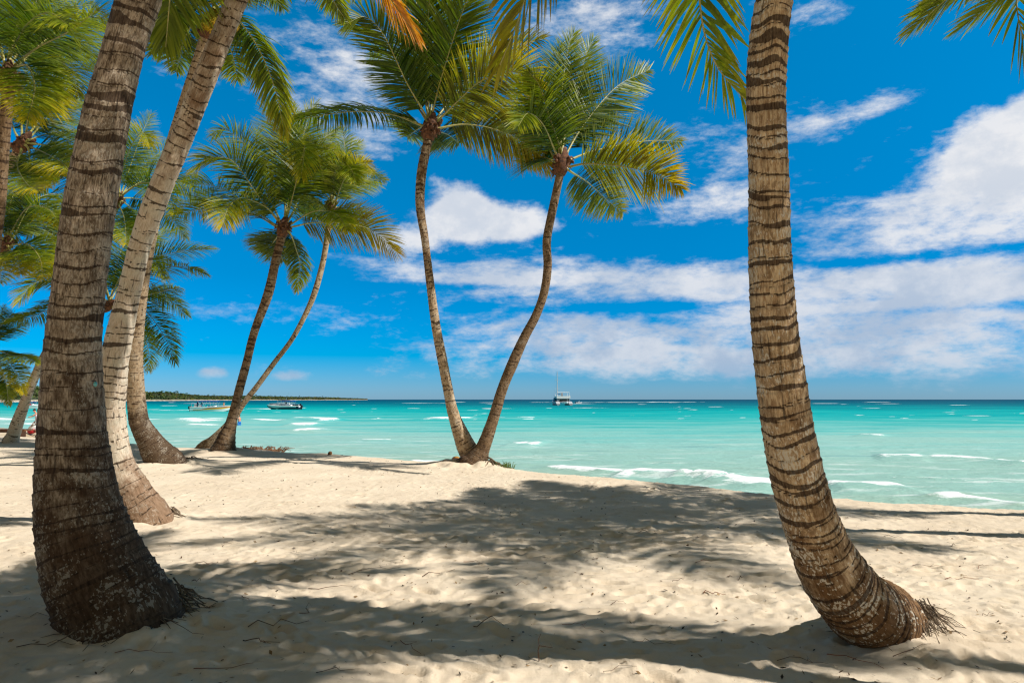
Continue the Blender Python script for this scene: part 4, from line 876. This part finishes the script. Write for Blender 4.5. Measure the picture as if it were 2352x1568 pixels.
b1 = speedboat('speedboat', 'white speedboat with red and yellow stripes under a blue canopy, behind the left palm pair', l1, R(4), 9.7, 2.7, .95, WHITE, WHITE, (.40, .46, 2.35, BLUE),
    [(RED, lambda f: np.interp(f, [0, .25, .45, 1], [.56, .58, .78, .84]), lambda f: np.interp(f, [0, .25, .45, 1], [.63, .65, .87, .94])), (YELL, lambda f: np.interp(f, [0, .25, .45, 1], [.50, .50, .60, .66]), lambda f: np.interp(f, [0, .25, .45, 1], [.555, .575, .775, .835]))], .20, GB)
mb = MB(); mb.box((.7, .6, 1.35), (.5, .5, .9), taper=.8); mb.tube([(.2, -.8, .9), (.25, -.8, 2.0), (.25, .8, 2.0), (.2, .8, .9)], .04, 6); mb.build('stern_rack', ALU, b1)
l2 = on_sea(690, 940.5)
speedboat('speedboat', 'speedboat with dark navy hull sides and white deck, heading left right of the palm pair', l2, R(180-7), 9.6, 2.6, .95, NAVY, WHITE, (.36, .34, 2.35, BLUE),
    [(WHITE, lambda f: np.interp(f, [0, .3, 1], [.74, .80, .55]), lambda f: .99), (paint('bow_seafoam', (.45, .62, .55), .3), lambda f: np.interp(f, [.6, .7, 1], [.5, .12, .05]), lambda f: np.interp(f, [.6, .7, 1], [.52, .53, .54]))], .40, GB, 1)
mb = MB(); a_ = empty('antenna_mast')
COL.objects.unlink(a_); bpy.data.objects.remove(a_)
mb.tube([(4.0, .6, 2.4), (3.2, .7, 4.6)], .03, 5); mb.build('antenna', ALU, [o_ for o_ in COL.objects if o_.name == 'speedboat.001'][0])
l3 = on_sea(688, 935.2)
speedboat('speedboat', 'dark motorboat with black canopy, half hidden beyond the navy speedboat', l3, R(180-4), 11.0, 2.9, 1.0, NAVY, GREYP, (.52, .36, 2.5, CANB), [], .45, GB, 1, False)
l4 = on_sea(58, 938.5)
b4 = speedboat('speedboat', 'white motorboat with a red panel, beyond the leaning palm at the far left', l4, R(6), 6.6, 2.2, .95, WHITE, WHITE, (.30, .18, 2.0, BLUE), [], .28, GB, 1)
mb = MB(); mb.box((1.7, -.95, 1.15), (.5, .1, .85)); mb.box((1.7, .95, 1.15), (.5, .1, .85)); mb.build('side_panel', paint('flag_red', (.65, .03, .05), .6), b4)
# wakes are part of the water's foam; the anchored catamaran
lc = on_sea(1296, 930.6); k_ = lc[1]/FPX
cat = empty('catamaran', lc, R(9)); tag(cat, 'white sailing catamaran with bare tall mast anchored near the horizon', 'catamaran', GB)
for sd in (-1, 1):
    mb = MB(); rings = []
    for f in np.linspace(0, 1, 12):
        hb = .85*(1-max(0, (f-.55)/.45)**2)+.03; y = 13*f-1.0; z1 = 1.75+.35*f; zt = z1 if f > .12 else .7+1.05*(f/.12)
        rings.append([(sd*3.05-hb, y, zt), (sd*3.05-hb*.95, y, .7), (sd*3.05-hb*.5, y, -.3), (sd*3.05+hb*.5, y, -.3), (sd*3.05+hb*.95, y, .7), (sd*3.05+hb, y, zt)])
    mb.loft(rings); mb.build('hull', paint('hull_shade_grey', (.42, .44, .46), .4), cat)  # grey shading of the white hulls put into their colour
    mb = MB(); mb.box((sd*3.05, -.98, .45), (1.2, .06, .7)); mb.build('transom_step', GREYP, cat)
mb = MB(); mb.box((0, 5.6, 1.55), (5.6, 8.6, .5)); mb.build('bridge_deck', GREYP, cat)
mb = MB(); mb.box((0, 5.2, 2.5), (4.9, 6.0, 1.5), taper=.9); mb.build('cabin', WHITE, cat)
mb = MB(); mb.box((0, 2.16, 2.35), (3.6, .1, 1.1)); mb.box((-2.42, 5.0, 2.55), (.12, 4.4, .6)); mb.box((2.42, 5.0, 2.55), (.12, 4.4, .6)); mb.build('cabin_window', GLASSD, cat)
mb = MB(); mb.box((0, 3.6, 3.85), (6.6, 4.8, 1.15), taper=1.03); mb.build('flybridge', WHITE, cat)
for sd in (-1, 1):
    mb = MB(); mb.tube([(sd*2.9, 1.5, 1.7), (sd*2.9, 1.5, 3.3)], .09, 6); mb.box((sd*2.75, 2.6, 2.5), (.35, 2.0, 1.5)); mb.build('cockpit_post', paint('post_grey', (.33, .34, .36), .5), cat)
mb = MB(); mb.tube([(-3.0, 1.6, 4.4), (-2.9, 1.6, 6.2), (2.9, 1.6, 6.2), (3.05, 1.6, 4.4)], .10, 6); mb.tube([(-3.0, 5.6, 4.4), (-2.9, 5.4, 6.2), (2.9, 5.4, 6.2), (3.05, 5.6, 4.4)], .10, 6); mb.tube([(-2.9, 1.6, 6.2), (-2.9, 5.4, 6.2)], .1, 6); mb.tube([(2.9, 1.6, 6.2), (2.9, 5.4, 6.2)], .1, 6); mb.build('bimini_frame', WHITE, cat)
mb = MB(); mb.box((-.5, 2.6, 5.2), (.9, .7, 1.5), taper=.85); mb.build('helm_station', GREYP, cat)
mb = MB(); mb.box((-2.9, 6.2, 2.7), (1.7, 3.0, 1.9), taper=.7); mb.build('side_cover', paint('cover_teal', (.02, .17, .30), .7), cat)
MASTX = -1.75
mb = MB(); mb.tube([(MASTX, 7.0, 3.2), (MASTX, 7.0, 9), (MASTX, 7.0, 16.4)], [.24, .20, .13], 8); ms_ = mb.build('mast', paint('mast_metal', (.45, .47, .48), .4), cat)
for z in (8.0, 12.0):
    mb = MB(); mb.tube([(MASTX-1.05, 7.0, z), (MASTX+1.05, 7.0, z)], .06, 6); mb.build('spreader', paint('mast_metal', (.45, .47, .48)), ms_)
for sd in (-1, 1):
    mb = MB(); mb.tube([(MASTX, 7, 16.0), (MASTX+sd*1.05, 7, 12.0), (MASTX+sd*1.2, 7, 8.0), (MASTX+sd*2.4, 6.6, 2.2)], .016, 4); mb.build('shroud', GREYP, ms_)
mb = MB(); mb.tube([(MASTX, 6.8, 5.3), (MASTX+.5, 3.0, 5.5)], .16, 8); mb.build('boom', paint('sail_cover', (.02, .14, .30), .7), ms_)
# tender hanging on the stern davits, and the inflatable alongside
td = empty('tender', (0, 0, 0)); td.location = (lc[0]+.2*math.cos(R(9))+.7*math.sin(R(9)), lc[1]-1.9, WZ+1.15); td.rotation_euler = (0, 0, R(9)); tag(td, 'small white dinghy slung across the stern of the catamaran', 'dinghy', None)
mb = MB(); mb.loft([[(x, y*.65*w_, z) for y, z in ((-1, .55), (-.95, .1), (-.4, -.35), (.4, -.35), (.95, .1), (1, .55))] for x, w_ in ((-1.35, .8), (-.6, 1), (.5, 1), (1.1, .75), (1.4, .2))], closed=False); mb.build('hull', WHITE, td)
mb = MB(); mb.tube([(-1.35, -.6, .55), (.5, -.66, .56), (1.4, 0, .6), (.5, .66, .56), (-1.35, .6, .55)], .14, 8); mb.build('rim_tube', paint('tube_grey', (.5, .52, .54), .6), td)
td2 = empty('inflatable_boat', on_sea(1323, 926.4), R(-3)); tag(td2, 'small white inflatable with dark figures motoring right of the catamaran', 'dinghy', GB)
mb = MB(); L_ = 3.9
mb.tube([(0, -.8, .35), (2.4, -.8, .38), (3.5, -.4, .6), (3.9, 0, .68), (3.5, .4, .6), (2.4, .8, .38), (0, .8, .35)], .28, 9); mb.build('side_tube', WHITE, td2)
mb = MB(); mb.box((1.5, 0, .2), (3.2, 1.3, .2)); mb.build('floor', GREYP, td2)
mb = MB(); mb.box((2.0, 0, .8), (.6, .6, .9), taper=.75); mb.tube([(2.1, .2, 1.2), (2.2, .2, 2.0)], .1, 6); mb.build('console', WHITE, td2); outboard(td2, 0, 0)

# ------------------------------------------------------------------ people (each body one skinned surface)
def skin_mat(name, c): return paint(name, c, .55, .35, .08, 0, 20)
SK_TAN = skin_mat('skin_tan', (.42, .21, .12)); SK_BRN = skin_mat('skin_brown', (.16, .075, .04)); SK_ROS = skin_mat('skin_rosy', (.55, .25, .16)); HAIR = paint('hair_dark', (.018, .011, .008), .6)
def person(loc, rz, joints, label, skin, group=None, scale=1.0):
    """joints: name -> (x, y, z, radius); facing +y before rz"""
    bones = [('pelvis', 'spine'), ('spine', 'chest'), ('chest', 'neck'), ('neck', 'jaw'), ('jaw', 'brow'), ('brow', 'crown'), ('jaw', 'nose'), ('chest', 'sho_l'), ('sho_l', 'elb_l'), ('elb_l', 'wri_l'), ('wri_l', 'han_l'), ('han_l', 'thu_l'), ('chest', 'sho_r'), ('sho_r', 'elb_r'), ('elb_r', 'wri_r'), ('wri_r', 'han_r'), ('han_r', 'thu_r'),
             ('pelvis', 'hip_l'), ('hip_l', 'kne_l'), ('kne_l', 'ank_l'), ('ank_l', 'toe_l'), ('pelvis', 'hip_r'), ('hip_r', 'kne_r'), ('kne_r', 'ank_r'), ('ank_r', 'toe_r')]
    j = dict(joints); nk = np.array(j['neck'][:3]); hd = np.array(j['head'][:3]); fwd = np.array(j['face'])
    up = norm(hd-nk); j['jaw'] = (*(hd-up*.05+fwd*.02), .062); j['brow'] = (*(hd+up*.05), .088); j['crown'] = (*(hd+up*.12-fwd*.01), .06); j['nose'] = (*(hd+fwd*.105), .013)
    for s_ in 'lr':
        wv_ = np.array(j['wri_'+s_][:3]); ev = np.array(j['elb_'+s_][:3]); dv = norm(wv_-ev)
        j['han_'+s_] = (*(wv_+dv*.13), .026); j['thu_'+s_] = (*(wv_+dv*.10+norm(np.cross(dv, (0.3, .2, 1)))*.05), .011)
    names = list(dict.fromkeys(['pelvis']+[n for b in bones for n in b])); ix = {n: i for i, n in enumerate(names)}
    me = bpy.data.meshes.new('body'); me.from_pydata([j[n][:3] for n in names], [(ix[a], ix[b]) for a, b in bones], []); me.materials.append(skin)
    root = empty('person', loc, rz); root.scale = (scale,)*3; tag(root, label, 'person', group)
    o_ = bpy.data.objects.new('body', me); COL.objects.link(o_); o_.parent = root
    md = o_.modifiers.new('skin', 'SKIN'); md.use_smooth_shade = True
    for i, n in enumerate(names):
        sv = me.skin_vertices[0].data[i]; sv.radius = (j[n][3],)*2; sv.use_root = (n == 'pelvis')
    ss_ = o_.modifiers.new('sub', 'SUBSURF'); ss_.levels = 1; ss_.render_levels = 1
    mb = MB(); c_ = hd+up*.07-fwd*.03; mb.ball(c_, (.098, .105, .088), 10, 6); mb.build('hair', HAIR, root, True)
    return root, j
def garment(root, name, mat, segs):
    """tubes a little wider than the limbs they cover"""
    mb = MB()
    for P_, r_ in segs: mb.tube(P_, r_, 12)
    return mb.build(name, mat, root, True)
STAND = dict(pelvis=(0, 0, .93, .13), spine=(0, .0, 1.12, .115), chest=(0, 0, 1.33, .135), neck=(0, .01, 1.5, .052), head=(0, .03, 1.64, .09), face=(0, 1, 0), sho_l=(-.18, 0, 1.41, .055), elb_l=(-.25, -.02, 1.12, .04), wri_l=(-.27, .06, .88, .028), sho_r=(.18, 0, 1.41, .055), elb_r=(.25, -.02, 1.12, .04), wri_r=(.27, .06, .88, .028),
    hip_l=(-.095, 0, .86, .085), kne_l=(-.10, .02, .48, .055), ank_l=(-.10, -.01, .08, .036), toe_l=(-.11, .15, .03, .028), hip_r=(.095, 0, .86, .085), kne_r=(.10, .02, .48, .055), ank_r=(.10, -.01, .08, .036), toe_r=(.11, .15, .03, .028))
def pose(**k): d = dict(STAND); d.update(k); return d
# swimmer wading, back turned
sw = onz(549.5, 977, WZ)
r_, j_ = person((sw[0], sw[1], WZ-.62), R(60), pose(elb_l=(-.26, .14, 1.22, .04), wri_l=(-.08, .27, 1.28, .028), elb_r=(.25, .12, 1.2, .04), wri_r=(.10, .28, 1.24, .028)), 'wading person in bright blue swim shorts beside the foremost trunk of the left pair', SK_ROS, 'people in the water')
garment(r_, 'swim_shorts', paint('shorts_blue', (.01, .16, .50), .6), [([(0, 0, 1.06), (0, 0, .95), (0, 0, .86)], [.145, .17, .16]), ([(-.095, 0, .93), (-.10, .01, .72), (-.10, .02, .54)], [.115, .115, .11]), ([(.095, 0, .93), (.10, .01, .72), (.10, .02, .54)], [.115, .115, .11])])
sw = onz(285.5, 975, WZ)
r_, j_ = person((sw[0], sw[1], WZ-.95), R(-70), pose(elb_r=(.38, .12, 1.46, .04), wri_r=(.56, .22, 1.56, .028)), 'person waist deep in the sea, mostly hidden by the pale leaning trunk', SK_ROS, 'people in the water')
garment(r_, 'swim_shorts', paint('shorts_dark', (.03, .03, .05), .6), [([(0, 0, 1.06), (0, 0, .95), (0, 0, .86)], [.145, .17, .16])])
# the pair on the sand at the far left
pm = at(70, 994, 47.0)
r_, j_ = person((pm[0], pm[1], sz(pm[0], pm[1])), R(-90), dict(pelvis=(0, 0, .20, .15), spine=(0, .10, .42, .14), chest=(0, .28, .62, .155), neck=(0, .42, .72, .055), head=(0, .52, .74, .095), face=(0, .7, -.7), sho_l=(-.19, .30, .68, .06), elb_l=(-.32, .42, .92, .045), wri_l=(-.12, .62, .86, .03), sho_r=(.19, .30, .68, .06), elb_r=(.32, .44, .86, .045), wri_r=(.12, .64, .82, .03),
    hip_l=(-.10, .06, .17, .095), kne_l=(-.22, .46, .36, .062), ank_l=(-.16, .56, .06, .04), toe_l=(-.17, .72, .03, .03), hip_r=(.10, .06, .17, .095), kne_r=(.22, .46, .30, .062), ank_r=(.18, .62, .06, .04), toe_r=(.2, .78, .03, .03)), 'person crouching on the sand in white shirt and red shorts, arms raised', SK_BRN, 'people on the sand', 1.05)
garment(r_, 'shirt', paint('shirt_white', (.78, .74, .70), .8), [([(0, -.02, .26), (0, .10, .42), (0, .27, .60), (0, .37, .69)], [.18, .19, .20, .12]), ([(-.17, .29, .67), (-.26, .37, .80)], [.085, .075]), ([(.17, .29, .67), (.26, .37, .78)], [.085, .075])])
garment(r_, 'shorts', paint('shorts_red', (.50, .012, .02), .7), [([(0, -.03, .12), (0, .0, .22), (0, .03, .30)], [.16, .19, .17]), ([(-.10, .04, .17), (-.19, .36, .31)], [.13, .10]), ([(.10, .04, .17), (.19, .36, .26)], [.13, .10])])
pw = at(84, 998, 49.5)
r_, j_ = person((pw[0], pw[1], sz(pw[0], pw[1])), R(120), pose(spine=(0, .03, 1.12, .10), chest=(0, .10, 1.31, .115), neck=(0, .16, 1.46, .045), head=(0, .22, 1.58, .088), face=(0, .85, -.5), sho_l=(-.16, .1, 1.38, .048), elb_l=(-.22, .28, 1.20, .036), wri_l=(-.10, .48, 1.14, .026), sho_r=(.16, .1, 1.38, .048), elb_r=(.2, .28, 1.18, .036), wri_r=(.08, .46, 1.1, .026)), 'standing person in a pale striped swimsuit leaning over the crouching one', SK_ROS, 'people on the sand', .93)
garment(r_, 'swimsuit', paint('swim_pale', (.62, .52, .56), .7), [([(0, .0, .82), (0, 0, .95), (0, .03, 1.12), (0, .09, 1.30)], [.15, .155, .128, .135])])
# two people aboard the striped speedboat
def aboard(fx, fy, fz, rz, label, skin, shirtcol, sitting=False):
    c_, s_ = math.cos(R(4)), math.sin(R(4)); x = l1[0]+fx*c_-fy*s_; y = l1[1]+fx*s_+fy*c_
    r_, j_ = person((x, y, WZ+fz), rz, pose(elb_l=(-.24, .14, 1.16, .04), wri_l=(-.12, .34, 1.14, .028), elb_r=(.24, .14, 1.16, .04), wri_r=(.12, .34, 1.14, .028)) if not sitting else pose(kne_l=(-.12, .42, .84, .055), ank_l=(-.12, .44, .46, .036), toe_l=(-.12, .58, .42, .028), kne_r=(.12, .42, .84, .055), ank_r=(.12, .44, .46, .036), toe_r=(.12, .58, .42, .028)), label, skin, 'people aboard the striped speedboat')
    garment(r_, 'shirt', paint('shirt_'+label.split()[0], shirtcol, .8), [([(0, 0, .86), (0, 0, 1.12), (0, 0, 1.36), (0, .0, 1.45)], [.17, .15, .175, .09]), ([(-.17, 0, 1.41), (-.22, .05, 1.26)], [.075, .065]), ([(.17, 0, 1.41), (.22, .05, 1.26)], [.075, .065])])
aboard(1.35, -.2, .62, R(-90), 'standing person in a navy shirt at the helm under the blue canopy', SK_BRN, (.02, .035, .12))
aboard(7.3, 0, .42, R(-90), 'seated person with bare tan back at the bow of the striped speedboat', SK_TAN, (.52, .25, .10), True)
c9, s9 = math.cos(R(-3)), math.sin(R(-3)); t2 = td2.location
for i_, (fx, lb) in enumerate(((.55, 'darkly dressed person sitting at the motor of the inflatable'), (1.25, 'darkly dressed person sitting amidships in the inflatable'))):
    r_, j_ = person((t2[0]+fx, t2[1], WZ+.0), R(-90), pose(kne_l=(-.12, .42, .84, .055), ank_l=(-.12, .44, .46, .036), toe_l=(-.12, .58, .42, .028), kne_r=(.12, .42, .84, .055), ank_r=(.12, .44, .46, .036), toe_r=(.12, .58, .42, .028)), lb, SK_BRN, 'people aboard the inflatable', .9)
    garment(r_, 'shirt', paint('shirt_midnight', (.015, .02, .05), .8), [([(0, 0, .84), (0, 0, 1.12), (0, 0, 1.36), (0, .0, 1.45)], [.19, .16, .18, .09])])

# ------------------------------------------------------------------ bench, coconuts, husks, twigs, litter
WOOD, t, p, o = new_mat('bench_wood')
g = t.node('ShaderNodeTexCoord').outputs['Object']; t.put(p.inputs['Base Color'], t.mix(t.noise(t.vmul(g, (1, 8, 8)), 4, 5, .6), (.10, .035, .015), (.30, .12, .045))); p.inputs['Roughness'].default_value = .6
bp = at(40, 1007, 30.0); bz = sz(bp[0], bp[1])
bz = bp[2]; 
bn = empty('wooden_bench', (bp[0], bp[1], sz(bp[0], bp[1])), R(-3)); tag(bn, 'long low reddish wooden bench behind the leaning palm at far left', 'bench')
for k in range(3):
    mb = MB(); mb.box((-1.45, (k-1)*.17, .40), (3.9, .15, .07)); mb.build('seat_plank', WOOD, bn)
for sx in (-2.9, .15):
    mb = MB(); mb.box((sx, 0, .18), (.12, .42, .40)); mb.build('leg', WOOD, bn)
mb = MB(); mb.box((-1.38, 0, .33), (2.9, .08, .09)); mb.build('stretcher', WOOD, bn)
COCO, t, p, o = new_mat('coconut_husk')
g = t.node('ShaderNodeTexCoord').outputs['Object']; t.put(p.inputs['Base Color'], t.mix(t.step(t.noise(g, 7, 5, .6), .42, .58), (.13, .045, .012), (.52, .27, .03))); p.inputs['Roughness'].default_value = .6
def coconut(X, Y, label, r=.11):
    q = onz(X, Y); root = empty('coconut', (q[0], q[1], sz(q[0], q[1])+r*.8)); tag(root, label, 'coconut', 'fallen coconuts')
    mb = MB(); mb.ball((0, 0, 0), (r*1.15, r, r), 14, 10); sh_ = mb.build('husk', COCO, root, True); sh_.rotation_euler = (.3, .5, X)
    mb = MB(); mb.loft([[(r*1.0+.02*j, r*.38*(1-.3*j)*math.cos(a), r*.38*(1-.3*j)*math.sin(a)) for a in np.arange(7)*2*math.pi/7] for j in range(3)]); cp_ = mb.build('stem_cap', FIBRE, root); cp_.rotation_euler = (.3, .5, X)
coconut(1049, 1064, 'yellow brown coconut lying left of the V palm roots', .13)
coconut(758, 1044, 'small orange coconut on the sand right of the husk heap', .055)
coconut(573, 1029, 'orange coconut at the left end of the husk heap', .12)
q = onz(590, 1031); hp = empty('husk_heap', (q[0], q[1], sz(q[0], q[1]))); tag(hp, 'heap of dry palm stems and fibres at the water edge', 'plant debris')
rg = np.random.default_rng(5); mb = MB()
for k in range(70):
    x = rg.uniform(-.55, .85); a = rg.uniform(.15, 2.9); l = rg.uniform(.15, .5); y = rg.uniform(-.2, .2)
    mb.tube([(x, y, .0), (x+.5*l*math.cos(a), y+.05, .10+.3*l*math.sin(a)), (x+l*math.cos(a), y+rg.normal()*.1, .05+l*.55*math.sin(a)*rg.random())], [.022, .015, .004], 5)
mb.build('dry_stem', paint('dry_stem', (.22, .13, .075), .9, .1, .4), hp)
mb = MB()
for k in range(9):
    mb.ball((rg.uniform(-.4, .6), rg.uniform(-.1, .1), .06), (rg.uniform(.08, .16), .09, .07), 8, 5)
mb.build('husk_piece', FIBRE, hp, True)
# grass tuft by the V palm roots
GRASS = paint('tuft_green', (.10, .16, .03), .6)
q = onz(1166, 1077); mb = MB()
for k in range(40):
    a = rg.uniform(0, 6.3); l = rg.uniform(.08, .2); x, y = rg.normal()*.08, rg.normal()*.05
    mb.tube([(x, y, -.02), (x+.3*l*math.cos(a), y+.3*l*math.sin(a), l*.7), (x+.8*l*math.cos(a), y+.8*l*math.sin(a), l*.8)], [.006, .005, .001], 4)
o_ = mb.build('grass_tuft', GRASS); o_.location = (q[0], q[1], sz(q[0], q[1])); tag(o_, 'tuft of green grass at the right end of the V palm roots', 'grass tuft')
# teal bead fixed on the dark trunk
q = at(219, 882, 4.33); bd = empty('insulator', (q[0], q[1], q[2])); tag(bd, 'tiny teal glass knob fixed to the right edge of the dark left trunk', 'insulator')
mb = MB(); mb.ball((0, 0, 0), (.011, .011, .017), 10, 8); mb.build('glass_knob', paint('teal_glass', (.10, .36, .34), .15, .6), bd, True)
mb = MB(); mb.tube([(-.03, .01, .022), (0, 0, .02), (0, 0, .008)], .0035, 6); mb.build('hook', BLACKP, bd)
# twigs, each its own thing
TWIG = paint('twig_brown', (.11, .055, .03), .9, .1, .4); TWIGR = paint('twig_red', (.24, .085, .04), .9, .1, .4)
tw = [(1240, 1568-55, .28, 1.35), (560, 1390, .16, -.9), (700, 1410, .12, 1.3), (640, 1440, .42, .5), (940, 1480, .22, -.8), (1010, 1320, .35, .7), (860, 1310, .5, .6), (1200, 1345, .12, .2), (1420, 1390, .1, .1), (450, 1340, .12, -.5), (470, 1300, .3, -.6), (760, 1350, .35, .15), (1560, 1335, .2, .9), (1090, 1290, .2, -.5), (520, 1250, .12, .8),
      (1500, 1480, .25, -.4), (1640, 1370, .2, -.6), (1700, 1330, .16, .9), (1850, 1520, .3, -.35), (1960, 1520, .34, -.8), (2010, 1500, .22, -1.0), (2100, 1510, .35, .5), (2210, 1330, .3, -.2), (2270, 1420, .2, .8), (2130, 1300, .25, -.3), (2260, 1300, .18, .3), (2190, 1250, .22, .9), (2050, 1230, .2, -.4), (1620, 1290, .22, .3), (1350, 1265, .3, .35), (1480, 1220, .2, -.2), (900, 1240, .22, .2), (680, 1270, .2, -.7), (400, 1460, .4, -.15), (330, 1510, .3, .25), (110, 1500, .35, .4), (60, 1440, .3, -.3), (520, 1530, .35, .3), (600, 1480, .25, -.5), (1120, 1440, .2, .2), (1330, 1440, .25, -.6), (780, 1540, .28, .4), (1420, 1545, .2, .15)]
for k, (X, Y, l, a) in enumerate(tw):
    q = onz(X, Y); up_ = k == 0
    pts = []
    for f in np.linspace(0, 1, 6):
        x = q[0]+l*(f-.5)*math.cos(a)*(1 if not up_ else .25)+rg.normal()*.012; y = q[1]+l*(f-.5)*math.sin(a)*.8*(1 if not up_ else .1)+rg.normal()*.012
        pts.append((x-q[0], y-q[1], sz(x, y)-sz(q[0], q[1])+.004+(.03*math.sin(f*3.1)*rg.random() if not up_ else .16*f)))
    mb = MB(); th = rg.uniform(.0016, .0036)*(1.8 if up_ else 1); mb.tube(pts, np.linspace(th, th*.4, 6), 5)
    if k % 2 == 0: b_ = np.array(pts[3]); mb.tube([b_, b_+(rg.normal()*.05, rg.normal()*.05, .015), b_+(rg.normal()*.08, rg.normal()*.08, .01)], [th*.6, th*.4, th*.2], 4)
    o_ = mb.build('twig', TWIGR if k % 3 == 1 else TWIG); o_.location = (q[0], q[1], sz(q[0], q[1]))
    tag(o_, 'short dark twig stuck upright in the near sand' if up_ else ('thin reddish twig lying loose on the trampled sand' if k % 3 == 1 else 'thin dark brown twig lying loose on the trampled sand'), 'twig', None if up_ else ('reddish twigs on the sand' if k % 3 == 1 else 'dark twigs on the sand'))
# countless flakes of leaf and bark scattered on the sand
vs_, cs_ = [], []
for k in range(5200):
    y = 2.3+20*rg.random()**1.5; x = (rg.random()*2-1)*(y*.82+.5)
    if y > crest(x)-.1: continue
    l = rg.uniform(.004, .02)*(1+y*.035); w_ = l*rg.uniform(.15, .5); a = rg.uniform(0, 6.3); z = sz(x, y)+.004; u_ = np.array((math.cos(a), math.sin(a), rg.normal()*.25))*l; v_ = np.array((-math.sin(a), math.cos(a), rg.normal()*.4))*w_
    c0 = np.array((x, y, z+.004)); vs_.append(np.array([c0-u_, c0-v_, c0+u_, c0+v_])); cs_.append(np.tile(np.array([(.09, .05, .025), (.2, .12, .05), (.05, .035, .02), (.3, .2, .1)])[rg.integers(0, 4)], (4, 1)))
V = np.vstack(vs_); tag(link('sand_litter', mesh_np('sand_litter', V, np.arange(len(V)).reshape(-1, 4), smooth=False, col=np.vstack(cs_)), FOREST), 'tiny flakes of bark and dry leaf strewn over the sand', 'litter', kind='stuff')
